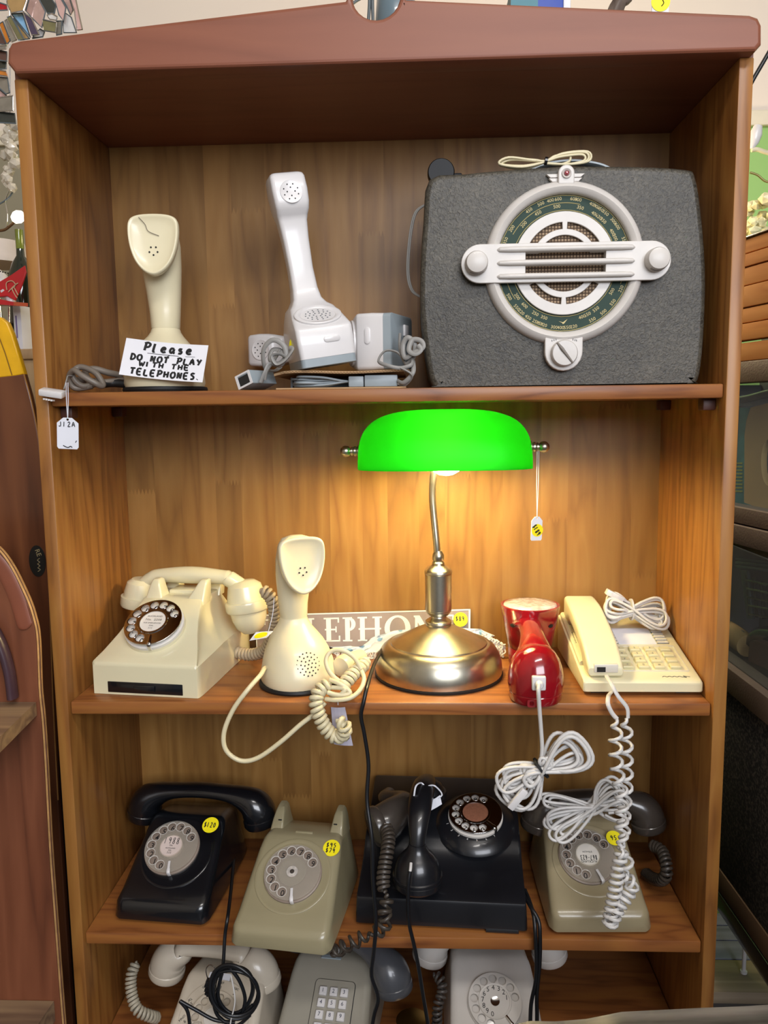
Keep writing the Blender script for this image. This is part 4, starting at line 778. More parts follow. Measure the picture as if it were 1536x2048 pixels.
Mk = Matrix.Translation((0, 0, .0215)) @ RX(math.atan(.19))
kc = part('cradle_ledge', loft([[(x, y, zs(y) + z) for x, z in ((-.0805, -.002), (-.0805, .004), (-.078, .0065), (-.022, .0065), (-.019, .004), (-.019, -.002))] for y in (.045, .21)]), m_desk, dk, 30)
holes(Mk @ T(-.071, .125, .0066), [(-.004 + .0042 * i, -.02 + .0042 * j) for i in range(4) for j in range(9)], .0008, kc)
def hsec(y, z0, z1, w=.051, r=.006, cx=-.051): return [(x, y, z) for x, z in rrect(w, z1 - z0, r, 4, cx, (z0 + z1) / 2)]
hd = part('handset', loft([hsec(.006, .028, .0385, .047, .003), hsec(.0075, .026, .0415, .050), hsec(.022, .026, .051), hsec(.042, .029, .062), hsec(.052, .042, .0665), hsec(.09, .055, .079), hsec(.13, .064, .0885), hsec(.155, .066, .0935), hsec(.163, .058, .0945), hsec(.195, .060, .0965, .05), hsec(.205, .062, .0965, .049), hsec(.208, .066, .093, .046)]), m_desk, dk, 35)
part('end_step', xf(join(box(-.051 - .017, -.051 + .017, .0045, .012, .032, .0445, .0015)), Matrix()), m_deskw, hd, 30)
part('socket_opening', box(-.064, -.052, .0036, .009, .0335, .0405), m_hole, hd, 0)
fr = part('keypad_frame', xf(plate(rrect(.1, .078, .002, 3, .0235, .067), [rrect(.0975, .0755, .0015, 3, .0235, .067)], .0012), Mk), m_deskw, dk, 0)
for j in range(4):
    for i in range(4):
        k = part('key', xf(loft([[(x, y, z) for x, y in rrect(w, h, .001, 2, -.0125 + .0228 * i, .039 + .0175 * (3 - j))] for w, h, z in ((.0155, .0115, -.0005), (.0155, .0115, .0038), (.0135, .0095, .005))]), Mk), plain('olive_cream_keycap', '#c9c29a', .4, var=.03) if (i, j) == (0, 0) else bpy.data.materials['olive_cream_keycap'], dk, 30)
        s = '123 456 789 *0# '[j * 4 + i]
        if s.strip(): part('key_legend', xf(text(s, .006, .0001), Mk @ T(-.0125 + .0228 * i, .039 + .0175 * (3 - j), .0051)), m_dgrey, k, 0)
part('index_card', xf(plate(rrect(.058, .055, .002, 2, .0215, .139), (), .0006), Mk), m_card, dk, 0, label='white memory index card')
for s, x in ((-1, -.0165), (1, .0605)):
    for j in range(6): part('memory_key', xf(box(x - .008, x + .008, .115 + .0095 * j, .1205 + .0095 * j, -.0002, .0022, .0005), Mk), m_deskw, dk, 0)
part('memory_key_slots', xf(join(*[box(x - .009, x + .009, .1133 + .0095 * j, .1155 + .0095 * j, -.0005, .0003) for x in (-.0165, .0605) for j in range(6)]), Mk), m_dgrey, dk, 0, kind='stuff')
part('key_shadow_gaps', xf(join(*[plate(rrect(.0172, .0135, .001, 2, -.0125 + .0228 * i, .0385 + .0175 * j), (), .0003) for i in range(4) for j in range(4)]), Mk), m_dgrey, dk, 0, kind='stuff') if False else None
part('maker_mark', xf(tube(cat([(.030 + .0035 * i, .012 + (.0018 if i % 2 else -.0006), 0) for i in range(9)] + [(.064, .010, 0), (.060, .0145, 0), (.069, .012, 0)], 3), [(.0002, .0005)] * 34, 5, up=(0, 0, 1)), Mk @ T(0, 0, .0004)), m_ink, dk, 0)
P = pxs([(1213, 1352, .024), (1224, 1370, -.004), (1236, 1392, -.012), (1254, 1415, -.012), (1256, 1436, -.012)]); part('cord', tube(cat(P, 5), [(.0019, .0031)] * 21, 8), m_whitecord, dk, 60, True)
P = pxs([(1222, 1385, .03), (1217, 1392, .004), (1216, 1408, -.010), (1224, 1426, -.012), (1234, 1438, -.012)]); part('cord', tube(cat(P, 5), [(.0018, .003)] * 21, 8), m_whitecord, dk, 60, True)
ca = pxs([(1251, 1436, -.012), (1252, 1500, -.012), (1252, 1570, -.012), (1248, 1625, -.014), (1246, 1690, -.024)])
cb = pxs([(1232, 1438, -.016), (1231, 1500, -.016), (1235, 1548, -.016), (1243, 1590, -.020), (1243, 1640, -.026), (1242, 1700, -.032)])
cc = pxs([(1246, 1690, -.024), (1236, 1740, -.034), (1228, 1790, -.040), (1221, 1830, -.044), (1218, 1850, -.044), (1226, 1838, -.048), (1238, 1812, -.044), (1256, 1788, -.038), (1264, 1770, -.036), (1256, 1760, -.036), (1250, 1750, -.036)])
ce = pxs([(1242, 1700, -.032), (1252, 1720, -.034), (1254, 1745, -.036), (1250, 1750, -.036)])
for pth, pi in ((ca, .0185), (cb, .0195), (cc, .0092), (ce, .013)): part('coiled_cord', coil(cat(pth, 6), .0082, .0026, pi), m_whitecord, dk, 60, True)
# ---- white hank on the back of the desk telephone
hc = at(1262, 1230, .190) + np.array([0, 0, .009])
hk2 = root('cable_hank', tuple(hc), 0, 'tied hank of white cable lying on the back of the cream push-button telephone', 'cable')
hb = part('cable', join(bundle(hc, (1, .05, -.13), (0, .35, 1), .058, .044, .020, .026, 6, .0024, .006, .013, 21), bundle(hc + [0, -.008, -.004], (1, -.1, -.28), (0, .5, 1), .06, .044, .016, .016, 5, .0024, .006, .010, 22)), m_whitecord, hk2, 60, True)
part('cable_tie', xf(lathe([(.014, -.0016), (.0165, -.0014), (.0165, .0014), (.014, .0016)], 20), Matrix.Translation(hc) @ RY(PI / 2) @ SCL(1.05, 1, 1)), m_whitecord, hk2, 40, True)
pg = at(1229, 1191, .19); part('plug', xf(join(box(-.015, .015, -.006, .006, -.0045, .0045, .001), box(.002, .0045, -.0062, -.004, -.0032, .0035), box(-.008, -.0055, -.0062, -.004, -.0032, .0035)), Matrix.Translation(pg) @ RY(R_(28))), m_white, hk2, 30, True)
cord(hk2, pxs([(1240, 1197, .19), (1262, 1208, .19), (1290, 1225, .192), (1315, 1240, .195)]), .0024, m_whitecord)
# ================================================================== moulded rotary telephones
def trap(y, wb, wt, h, r=.012, z0=.005, n=5):
    L_ = [(wb / 2 - .003, z0), (wb / 2, z0 + .003)]; r = min(r, wt / 2 - .001, (h - z0) / 2)
    for i in range(n + 1):
        a = R_(90 * i / n); L_.append((wt / 2 - r + r * math.cos(a), h - r + r * math.sin(a)))
    L_.append((wt / 4, h))
    return [(x, y, z) for x, z in L_] + [(-x, y, z) for x, z in L_[::-1]]
SLOPE = math.atan2(.095 - .044, .08)
def moulded(r, mat, W=.15, horns=False, tray=.104):
    k = W / .15
    S = [(0, .134, .122, .024, .008), (.0025, .142, .134, .0295, .009), (.009, .1485, .1425, .0355, .010), (.03, .15, .142, .0445), (.07, .15, .136, .070), (.11, .1495, .130, .0955), (.126, .149, .126, .1045), (.135, .1485, .124, .1055),
         (.143, .148, .122, tray + .001), (.17, .147, .121, tray - .004), (.195, .1455, .12, tray - .010), (.205, .142, .112, tray - .02), (.208, .134, .1, tray - .03)]
    b = part('body', loft([trap(s[0], s[1] * k, s[2] * k, *s[3:]) for s in S][::-1]), mat, r, 45)
    for x in (-.05, .05):
        for y in (.05, .18): part('foot', T_geo(lathe([(.007, 0), (.008, .001), (.008, .0058)], 14), x * k, y, 0), m_rubber, r, 30)
    if horns:
        for s in (-1, 1):
            def q(z, x0, x1, ya, yb): return [(s * x * k, y, z) for x, y in rrect(x1 - x0, yb - ya, .003, 3, (x0 + x1) / 2, (ya + yb) / 2)][::s]
            h = part('cradle_horn', loft([q(.086, .034, .060, .140, .200), q(.104, .038, .0585, .150, .199), q(.112, .0395, .0575, .158, .199), q(.122, .041, .0555, .168, .198), q(.127, .043, .0535, .174, .195)]), mat, r, 40)
            part('cradle_plunger', box(s * .0455 * k - .003, s * .0455 * k + .003, .158, .164, .105, .1135, .0005), m_rubber, r, 0)
        part('tray_ridge', box(-.014, .014, .1375, .1425, .104, .1075, .001), mat, r, 30)
    return b
def dframe(y=.078, x=0.0, lift=.0): # frame on the sloping face
    return T(x, y, .0445 + (y - .03) * (.0955 - .0445) / .08 + lift) @ RX(SLOPE)
def collar(r, mat, y=.074, R=.0575): return part('dial_collar', xf(lathe([(R, -.006), (R, .0012), (R - .0012, .0018), (R - .004, .0012), (.044, .0006), (.044, -.004)], 64), dframe(y)), mat, r, 40)
def round_handset(p, mat, y=.158, z=.122, cx=0.0, L=.098, name='handset', rz=0.0):
    P, A = sweep([(-L - .004, y, z - .030, .026, .0275), (-L - .001, y, z - .018, .0275, .029), (-L + .008, y, z - .004, .0255, .0275), (-L + .026, y, z + .006, .0185, .0225), (-.045, y, z + .0125, .0125, .0185), (0, y, z + .0155, .0115, .0178), (.045, y, z + .0125, .0125, .0185), (L - .026, y, z + .006, .0185, .0225), (L - .008, y, z - .004, .0255, .0275), (L + .001, y, z - .018, .0275, .029), (L + .004, y, z - .030, .026, .0275)], 4)
    MZ = T(cx, y, 0) @ RZ(rz) @ T(-cx, -y, 0)
    h = part(name, xf(tube(P + [cx, 0, 0], A, 20, up=(0, .0, 1)), MZ), mat, p, 60)
    for s, n in ((-1, 'earpiece_cap'), (1, 'mouthpiece_cap')):
        part(n, xf(lathe([(.027, .004), (.0288, .002), (.029, -.006), (.0265, -.011), (.018, -.0135), (0, -.014)], 32), MZ @ T(cx + s * (L + .003), y, z - .028) @ RY(R_(-s * 12))), mat, h, 40)
    return h
m_taupe = plain('olive_beige_plastic', '#8f8669', .3, var=.05, coat=.3, vscale=12)
m_taupe2 = plain('warm_beige_plastic', '#93876a', .3, var=.04, coat=.3)
m_brown = plain('grey_brown_plastic', '#3f3934', .25, var=.1, coat=.4)
m_offw = plain('off_white_plastic', '#cfcac4', .3, var=.04, coat=.3)
m_creamd = plain('dull_cream_plastic', '#c3b8a6', .32, var=.06, coat=.3)
m_greyb = plain('warm_grey_plastic', '#928d80', .38, var=.04)
m_slate = plain('slate_grey_plastic', '#4b4d52', .28, var=.08, coat=.3)
NZ = lambda i: -105 - 25 * i
# ---- black telephone, third shelf
k1 = root('rotary_telephone', (-.3435, .026, Z3), R_(-5.4), 'black rotary telephone with handset and yellow $120 sticker on the third shelf', 'telephone')
moulded(k1, m_black, .15)
collar(k1, m_black)
Md = dframe(.079, -.009, .0); dl = dial(k1, Md, .0425, m_clear, m_dialplate, plain('pinkish_dial_label', '#cdbcb4', .6), list('0123456789'), NZ, -78, m_white)
label_print(dl, Md, .0425, [('1988', .24, .20, .62, 1), ('No.', .09, .02, 1, 0), ('AUCKLAND', .07, -.09, 1, 0), ('DIAL', .06, -.17, 1, 0), ('111', .12, -.26, 1, 0)])
round_handset(k1, m_black, .156, .122, .012)
sticker(k1, at(421, 1650, .10), (1, -.09, .0), (0, .84, .54), .0130, (('$120', 1.5, .6, 0),))
P = pxs([(470, 1700, .19), (462, 1780, .07), (456, 1830, -.002), (450, 1870, -.012), (447, 1920, -.022), (444, 1945, -.030)])
cord(k1, P, .0026, m_blkcord)
gs = []; R = np.random.RandomState(9)
for i in range(5):
    c = at(470 + R.uniform(-6, 6), 1978 + R.uniform(-6, 8), -.034 - .004 * i); rx, rz, t0 = .030 + R.uniform(-.006, .006), .040 + R.uniform(-.005, .005), R.uniform(-.4, .4)
    gs.append(tube(cat([c + np.array([rx * math.cos(a) * math.cos(t0) - rz * math.sin(a) * math.sin(t0), .003 * math.sin(2 * a + i), rz * math.sin(a) * math.cos(t0) + rx * math.cos(a) * math.sin(t0)]) for a in np.linspace(0, 2 * PI, 13)[:-1]], 4, True), .0026, 7, True))
for L_ in ([(444, 1945), (436, 1990), (452, 2020), (480, 2030), (505, 2010)], [(425, 1990), (435, 2030), (470, 2052), (500, 2030)], [(360, 2002), (392, 2020), (430, 2040), (470, 2045)], [(360, 2002), (375, 2022), (380, 2055), (378, 2075)], [(455, 1930), (478, 1960), (490, 1995), (485, 2025)]):
    gs.append(tube(cat(pxs(L_, -.044), 6), .0026, 7))
ck = part('cord_coil', join(*gs), m_blkcord, k1, 60, True, label='coil of black line cord hanging in front')
cp = at(421, 1972, -.040); part('line_plug', join(box(cp[0] - .006, cp[0] + .006, cp[1] - .005, cp[1] + .005, cp[2] - .014, cp[2] + .010, .0015), *[box(cp[0] - .0075, cp[0] + .0075, cp[1] - .006, cp[1] + .006, cp[2] - .010 + .006 * i, cp[2] - .0075 + .006 * i, .0005) for i in range(3)]), m_blkcord, ck, 30, True)
part('wire_hook', tube(cat(pxs([(416, 1960), (412, 1940), (420, 1930), (430, 1936)], -.040), 5), .0009, 6), m_chrome, ck, 60, True, label='bare metal wire hook')
part('bare_wire', tube(cat(pxs([(462, 1950), (470, 2000), (462, 2040), (458, 2070)], -.050), 5), .0012, 6), m_whitecord, ck, 60, True)
# ---- olive beige telephone off its hook
k2 = root('rotary_telephone', (-.1535, -.034, Z3), R_(-8), 'olive beige rotary telephone with empty cradle overhanging the front of the third shelf', 'telephone')
moulded(k2, m_taupe, .150, True); collar(k2, m_taupe)
Md = dframe(.076, .0, .0); dl = dial(k2, Md, .0425, m_clear, m_dialplate, None, list('0123456789'), NZ, -78, m_white)
part('centre_ring', xf(lathe([(.021, .0075), (.0215, .0092), (.020, .0095), (.0195, .0078)], 40), Md), m_clear, dl, 40)
part('hub', xf(lathe([(.0085, .0074), (.0085, .0094), (.0035, .0098), (.003, .0085), (0, .0085)], 24), Md), plain('worn_white_hub', '#b5aea6', .5, var=.3, vscale=200), dl, 40)
part('hub_screw', xf(lathe([(.0032, .0086), (.003, .0105), (0, .0108)], 12), Md), m_brown, dl, 40)
Mq = ROOTS[k2.name] @ dframe(.114, .050, .0008); sticker(k2, tuple(Mq.translation), Mq.to_3x3().col[0], Mq.to_3x3().col[1], .0132, (('$95', 1.25, .5, .32), ('$79', 1.2, .5, -.32)))
# ---- brown handset belonging beside it
hb_ = at(748, 1655, .105)
k3 = root('telephone_handset', (hb_[0], hb_[1], Z3), 0, 'grey-brown telephone handset lying off its hook behind the olive beige telephone', 'handset')
ax = Vector((-.80, -.42, -.18)).normalized(); Mh = Matrix.Translation(Vector(hb_) - ax * .012) @ ax.to_track_quat('Z', 'Y').to_matrix().to_4x4()
P, A = sweep([tuple(Vector(hb_) - ax * .004) + (.026, .027), tuple(Vector(hb_) - ax * .018) + (.029, .030), tuple(Vector(hb_) - ax * .034 + Vector((0, .006, .004))) + (.026, .027), tuple(Vector(hb_) - ax * .052 + Vector((0, .026, .006))) + (.018, .020), tuple(at(774, 1596, .180)) + (.012, .015), tuple(at(780, 1586, .200)) + (.010, .012)], 5)
h_ = part('handle', tube(P, A, 20, up=(0, 0, 1)), m_brown, k3, 60, True)
part('earpiece_cap', xf(lathe([(.028, -.002), (.0312, .002), (.0318, .010), (.030, .0145), (.020, .0175), (0, .018)], 36), Mh), m_brown, h_, 40, True)
part('cord_grommet', xf(lathe([(.0052, 0), (.0048, .008), (.003, .010), (0, .010)], 14), Matrix.Translation(at(770, 1648, .088)) @ RX(PI * .75)), m_brncord, h_, 40, True)
P = pxs([(771, 1652, .08), (777, 1672, .062), (775, 1700, .042), (769, 1735, .026), (766, 1765, .014), (768, 1785, .006)])
part('coiled_cord', coil(cat(P, 5), .0082, .0028, .0066), plain('brown_coiled_cord', '#3b342d', .4, var=.2), k3, 60, True)
P = pxs([(776, 1790, .004), (774, 1805, -.004), (768, 1824, -.010), (772, 1842, -.014), (762, 1858, -.017), (742, 1868, -.018)]); part('coiled_cord', coil(cat(P, 5), .0088, .0028, .010), bpy.data.materials['brown_coiled_cord'], k3, 60, True)
P = pxs([(742, 1868, -.018), (720, 1878, -.019), (698, 1888, -.020), (676, 1900, -.016), (664, 1908, -.008)]); part('coiled_cord', coil(cat(P, 5), .0086, .0026, .0125), bpy.data.materials['brown_coiled_cord'], k3, 60, True)
# ---- large black bakelite telephone lying on its back
k4 = root('wall_telephone', (.0765, .0245, Z3), R_(-3.4), 'large black bakelite wall telephone lying on its back with chrome dial upward', 'telephone')
prof = [(0, .004), (0, .041), (.0015, .0445), (.004, .046), (.03, .0505), (.06, .0575), (.078, .065), (.090, .0755), (.099, .0855), (.106, .0905), (.118, .0945), (.17, .112), (.222, .129), (.2275, .128), (.23, .122), (.23, .004)]
def psec(x, ins): 
    cy, cz = .115, .05; return [(x * (1 - .05 * z / .12), cy + (y - cy) * (1 - ins), max(.004, cz + (z - cz) * (1 - ins * 1.2))) for y, z in prof]
part('case', loft([psec(-.127, .03), psec(-.1255, .008), psec(-.122, 0), psec(.122, 0), psec(.1255, .008), psec(.127, .03)]), m_bake, k4, 30)
part('base_tray', box(-.121, .121, .006, .225, 0, .0045), m_rubber, k4, 0)
part('hinge_plate', box(.066, .114, -.0025, .010, .0006, .0038, .0005), m_black, k4, 0)
dc = at(951, 1618, .150); dc[1] = .152; gl = k4.matrix_basis.inverted() @ Vector(dc)
ta = math.atan2(.017, .052); zq = .112 + (gl.y - .17) * .327
Md = T(gl.x, gl.y, zq) @ RX(ta)
part('dial_mount', xf(lathe([(.066, -.004), (.062, .002), (.054, .0065), (.048, .010), (.044, .0115), (0, .0115)], 48), Md), m_bake, k4, 40)
dl = dial(k4, Md @ T(0, 0, .0115), .0425, m_chrome, plain('white_enamel_dial_plate_worn', '#cfc9c2', .3), plain('red_brown_reflection', '#8a5a44', .5, var=.15, vscale=300), list('0123456789'), lambda i: -70 - 25 * i, -45, m_chrome, m_chrome, .15, .755, .50, None, .008, True)  # red-brown centre colour paints the wood reflected in the dial
part('ring_lettering', xf(join(*[xf(text(s, .0052, .0002), T(.0475 * math.cos(R_(a)), .0475 * math.sin(R_(a)), 0) @ RZ(R_(a + 90))) for s, a in (('1', 200), ('2', 218), ('3', 236), ('4', 254), ('5', 272), ('6', 290), ('7', 308))]), Md @ T(0, 0, .0118)), m_white, dl, 0, kind='stuff')
for o_, L_ in enumerate(([(1050, 1780, .06), (1060, 1805, .030), (1068, 1835, .008), (1071, 1872, -.004), (1073, 1925, -.006), (1071, 1965, -.006), (1062, 2010, -.006), (1060, 2075, -.006)], [(1048, 1790, .05), (1062, 1815, .018), (1077, 1842, .004), (1080, 1876, -.004), (1079, 1930, -.006), (1074, 1985, -.006), (1074, 2030, -.006), (1074, 2075, -.006)])): cord(k4, pxs(L_), .0030, m_blkcord)
# ---- black handset resting on it
k5 = root('telephone_handset', (.043, .032, Z3 + .0515), R_(-7), 'black bakelite handset with white tag resting mouthpiece-forward on the black wall telephone', 'handset')
zb_ = -.0515
mp = part('mouthpiece', T_geo(lathe([(0, .0545), (.012, .0545), (.019, .058), (.0255, .0605), (.0262, .066), (.0335, .0665), (.0362, .070), (.0365, .0775), (.0352, .0785), (.0368, .0795), (.0368, .083), (.035, .0845), (.033, .095), (.029, .1055), (.023, .113), (.017, .119), (.0135, .126), (.0125, .131), (0, .133)], 44), 0, 0, zb_), m_bake, k5, 35)
P, A = sweep([(0, 0, .120, .0125, .013), (0, .001, .132, .0115, .012), (0, .010, .152, .0115, .0145), (0, .030, .168, .012, .0175), (0, .065, .176, .0125, .0185), (0, .10, .174, .012, .0175), (0, .135, .162, .0115, .0145), (0, .15, .150, .013, .013)])
part('handle', T_geo(tube(P, A, 18, up=(0, 0, 1)), 0, 0, zb_), m_bake, k5, 60)
part('earpiece', xf(lathe([(0, .154), (.014, .153), (.022, .147), (.0255, .138), (.029, .137), (.030, .130), (.027, .127), (0, .127)], 36), T(0, .155, zb_ - .001)), m_bake, k5, 35)
part('cord_sleeve', tube(cat([at(822, 1726, -.006), at(821, 1738, -.0125), at(819, 1750, -.016)], 4), .0022, 8), m_whitecord, mp, 60, True)
cord(k5, pxs([(820, 1742, -.014), (817, 1765, -.018), (816, 1800, -.018), (818, 1845, -.016), (828, 1890, -.014), (838, 1940, -.014), (846, 1990, -.014), (853, 2030, -.014), (860, 2075, -.014)]), .0028, m_blkcord)
wt = [at(855, 1624, .09), at(884, 1608, .09), at(880, 1590, .092), at(854, 1606, .092)]
tg_ = root('price_tag', tuple(np.mean(wt, 0)), 0, 'white card tag tied with white string to the black handset handle', 'price tag')
part('card', warp(sheet(3, 3, .0006, .002), wt), m_card, tg_, 0, True)
part('string', tube(cat(pxs([(828, 1592, .075), (832, 1572, .082), (843, 1566, .10), (853, 1578, .095), (857, 1572, .10), (870, 1572, .105), (884, 1590, .092), (866, 1600, .092)]), 5), .0013, 6), m_card, tg_, 60, True)
# ---- warm beige telephone, right
k6 = root('rotary_telephone', (.3095, .016, Z3), R_(1.5), 'warm beige rotary telephone with brown handset under the hanging white coiled cord', 'telephone')
moulded(k6, m_taupe2, .150); collar(k6, m_taupe2)
Md = dframe(.078, -.004, .0); dl = dial(k6, Md, .0425, m_clear, m_dialplate, m_label, list('0123456789'), NZ, -70, m_white)
label_print(dl, Md @ RZ(PI), .0425, [('AUCKLAND', .12, .26, .9, 0), ('867-623', .17, .12, .62, 1), ('570-6234', .09, -.10, 1, 0)])
round_handset(k6, m_brown, .158, .118, .0245, .086)
part('maker_plate', box(-.012, .012, .1275, .1315, .1045, .1062, .0004), m_grey, k6, 0)
sticker(k6, at(1228, 1676, .11), (1, .03, .0), (0, .84, .54), .0120, (('V95', .1, .1, .1) if False else ('95', .9, .6, 0),))
P = pxs([(1300, 1690, .14), (1322, 1700, .12), (1331, 1722, .10), (1333, 1748, .09), (1322, 1760, .10), (1304, 1756, .13), (1290, 1745, .16)]); part('handset_cord', coil(cat(P, 5), .0075, .0026, .0062), bpy.data.materials['brown_coiled_cord'], k6, 60, True)
# ---- second white hank
hc = at(1184, 1612, .058)
hk3 = root('cable_hank', tuple(hc), 0, 'tied hank of white cable lying over the brown handset on the third shelf', 'cable')
part('cable', join(bundle(hc, (-.93, -.05, -.30), (.2, -.2, .9), .088, .052, .022, .018, 5, .0024, .006, .010, 31), bundle(hc, (-.75, -.05, -.62), (.6, -.1, -.7), .080, .055, .016, .02, 5, .0024, .005, .010, 32), bundle(hc, (-.97, .1, .12), (0, .2, 1), .078, .056, .010, .022, 3, .0023, .004, .006, 33)), m_whitecord, hk3, 60, True)
part('cable_tie', xf(lathe([(.0125, -.0016), (.0148, -.0014), (.0148, .0014), (.0125, .0016)], 20), Matrix.Translation(hc) @ RZ(.1) @ RY(PI / 2 + .45) @ SCL(1, .8, 1)), m_whitecord, hk3, 40, True)
# ================================================================== bottom shelf
b1_ = root('rotary_telephone', (-.270, -.072, Z4), R_(-7), 'dull cream rotary telephone with lettered dial at the left of the bottom shelf', 'telephone')
moulded(b1_, m_creamd, .15)
Md = dframe(.074, .0, .001)
dl = dial(b1_, Md, .036, m_creamd, m_creamd, plain('aged_white_label', '#cdc6ba', .6), None, lambda i: 55 + 26 * i, -40, m_chrome, m_creamd, .16, .74, .4)
part('number_ring', xf(lathe([(.036, .0), (.053, .0), (.053, .0022), (.036, .0026)], 56), Md), m_creamd, dl, 40)
part('numerals', xf(join(*[xf(join(T_geo(text(n, .0068, .0002), 0, -.003, 0), T_geo(text(l, .0048, .0002), 0, .0035, 0)), T(.0452 * math.cos(R_(a)), .0452 * math.sin(R_(a)), 0) @ RZ(R_(a - 90) * .55)) for n, l, a in (('2', 'ABC', 60), ('3', 'DEF', 92), ('4', 'GHI', 124), ('5', 'JKL', 156), ('6', 'MNO', 188))]), Md @ T(0, 0, .0026)), m_ink, dl, 0, kind='stuff')
round_handset(b1_, m_creamd, .150, .116, -.028, .076)
part('line_label', xf(join(plate(rrect(.034, .015, .001), (), .0004)), T(-.008, .121, .1035) @ RX(SLOPE)), m_card, b1_, 0)
part('label_writing', xf(join(*[hand(s, .022, .0026, 0, .0042 - .0034 * i, .00025, z0=.0007) for i, s in enumerate(('PLEASE', 'NOT', 'FOR SALE', 'TELEPHONE'))]) if False else join(*[tube(cat([(-.012 + .003 * i, y_ + .0006 * (-1) ** i, .0007) for i in range(7 - j)], 2), .00028, 4) for j, y_ in enumerate((.0048, .0014, -.002, -.005))]), T(-.008, .121, .1035) @ RX(SLOPE)), plain('blue_biro_ink', '#26305e', .6), b1_, 0, kind='stuff')
P = pxs([(275, 1925, .09), (264, 1945, .08), (262, 1975, .07), (268, 2005, .06), (278, 2022, .055), (300, 2032, .06), (316, 2036, .075)]); part('handset_cord', coil(cat(P, 5), .0070, .0026, .0058), plain('cream_coiled_cord', '#a39a86', .5, var=.15), b1_, 60, True)
b2_ = root('push_button_telephone', (-.107, -.034, Z4), R_(-7), 'warm grey push-button telephone with dark grey handset on the bottom shelf', 'telephone')
moulded(b2_, m_greyb, .150)
Mk = dframe(.066, .010, .0)
kp = part('keypad_panel', xf(plate(rrect(.062, .084, .006), (), .0025, .0006, -.0002), Mk), m_greyb, b2_, 30)
part('panel_groove', xf(plate(rrect(.064, .086, .007), [rrect(.062, .084, .006)], .0006, 0, -.0001), Mk), m_rubber, b2_, 0)
for j in range(4):
    for i in range(3):
        s = '123456789*0#'[j * 3 + i]; x, y = -.0165 + .0165 * i, .0245 - .0165 * j
        k = part('key', xf(loft([[(a, b, z) for a, b in rrect(w, w * 1.02, .001, 2, x, y)] for w, z in ((.0118, .0), (.0118, .0042), (.0095, .0056))]), Mk @ T(0, 0, .002)), m_white, b2_, 30)
        part('key_legend', xf(text(s, .0080, .0001), Mk @ T(x, y, .0078)), plain('navy_print', '#141c3c', .5) if (i, j) == (0, 0) else bpy.data.materials['navy_print'], k, 0)
round_handset(b2_, m_slate, .150, .120, .012, .096, rz=R_(-27))
part('maker_plate', xf(box(-.020, .012, .128, .136, .1052, .1072, .0005), Matrix()), m_grey, b2_, 0, label='silver grey name plate')
P = pxs([(868, 1948, .08), (882, 1962, .07), (884, 1985, .06), (876, 2010, .05), (874, 2040, .045), (874, 2070, .045)]); part('handset_cord', coil(cat(P, 5), .0065, .0023, .0072), plain('dark_coiled_cord', '#46403c', .4, var=.1), b2_, 60, True)
b3_ = root('rotary_telephone', (.1605, -.030, Z4), R_(1.5), 'off-white rotary telephone with numbers inside its finger wheel on the bottom shelf', 'telephone')
moulded(b3_, m_offw, .150); 
Md = dframe(.075, .0, .0)
dl = dial(b3_, Md, .0405, m_offw, m_offw, m_offw, None, lambda i: 10 + 27 * i, -55, m_chrome, m_offw, .145, .775, .56, None, .006)
part('numerals', xf(join(*[xf(text('1234567890'[i], .0098, .0002), T(.0185 * math.cos(R_(14 + 26.5 * i)), .0185 * math.sin(R_(14 + 26.5 * i)), 0)) for i in range(10)]), Md @ T(0, 0, .0080)), m_ink, dl, 0, kind='stuff')
part('hub_screw', xf(lathe([(.0072, .0078), (.0068, .0088), (.004, .0082), (0, .008)], 24), Md), m_chrome, dl, 40)
round_handset(b3_, m_offw, .168, .117, .003, .094)
bb = root('brass_cup', tuple(at(826, 2062, .03)[:2]) + (Z4,), 0, 'small round brass cup at the bottom edge between grey and white telephones', 'cup')
hz = at(826, 2042, .03)[2] - Z4
part('bowl', lathe([(0, 0), (.012, 0), (.015, .003), (.020, hz * .5), (.024, hz), (.0225, hz), (.019, hz * .5), (.012, .005), (0, .005)], 32), plain('brass', '#b08a4a', .3, metal=1, var=.1), bb, 40)
part('rim', T_geo(lathe([(.0235, hz - .002), (.0255, hz - .001), (.0255, hz + .001), (.0235, hz + .0015)], 32), 0, 0, 0), bpy.data.materials['brass'], bb, 40)
# ================================================================== surroundings
def atx(u, v, x):
    d = RM @ np.array([(u - 768) / FPX, -(v - 1024) / FPX, -1.0]); return CAM + d * (x - CAM[0]) / d[0]
def pane_xz(L_, y, t, bev=0.0, smooth=0): # plate in a plane y = const from surveyed outline
    P = [at(u, v, y) for u, v in L_]; return xf(plate([(p[0], p[2]) for p in P][::-1], (), t, bev), T(0, y + t, 0) @ RX(PI / 2))
# ---- plywood rack, left foreground
m_ply = wood('worn_red_brown_plywood', '#4e2a1c', '#6b3d28', '#7c4a32', 'z', .8, rough=.4, contrast=.7, tone=.05)
m_plyedge = plain('pale_plywood_edge', '#b48a58', .6, var=.25, vscale=60)
YR = -.04
rk = root('magazine_rack', tuple(at(60, 2040, YR)[:2]) + (ZF,), 0, 'worn plywood rack with rounded top standing left of the bookcase', 'rack')
edge_px = [(-60, 1075), (-20, 1090), (0, 1106), (22, 1138), (42, 1178), (56, 1210), (64, 1236), (70, 1262), (73, 1300), (76, 1380), (82, 1440), (88, 1530), (97, 1700), (108, 1850), (118, 1985), (124, 2060)]
E_ = [at(u, v, YR) for u, v in edge_px]; Ec = cat(E_, 4); bx = Ec[-1][0] + .02
outl = [(p[0], p[2]) for p in Ec] + [(bx, ZF), (Ec[0][0] - .25, ZF), (Ec[0][0] - .25, Ec[0][2])]
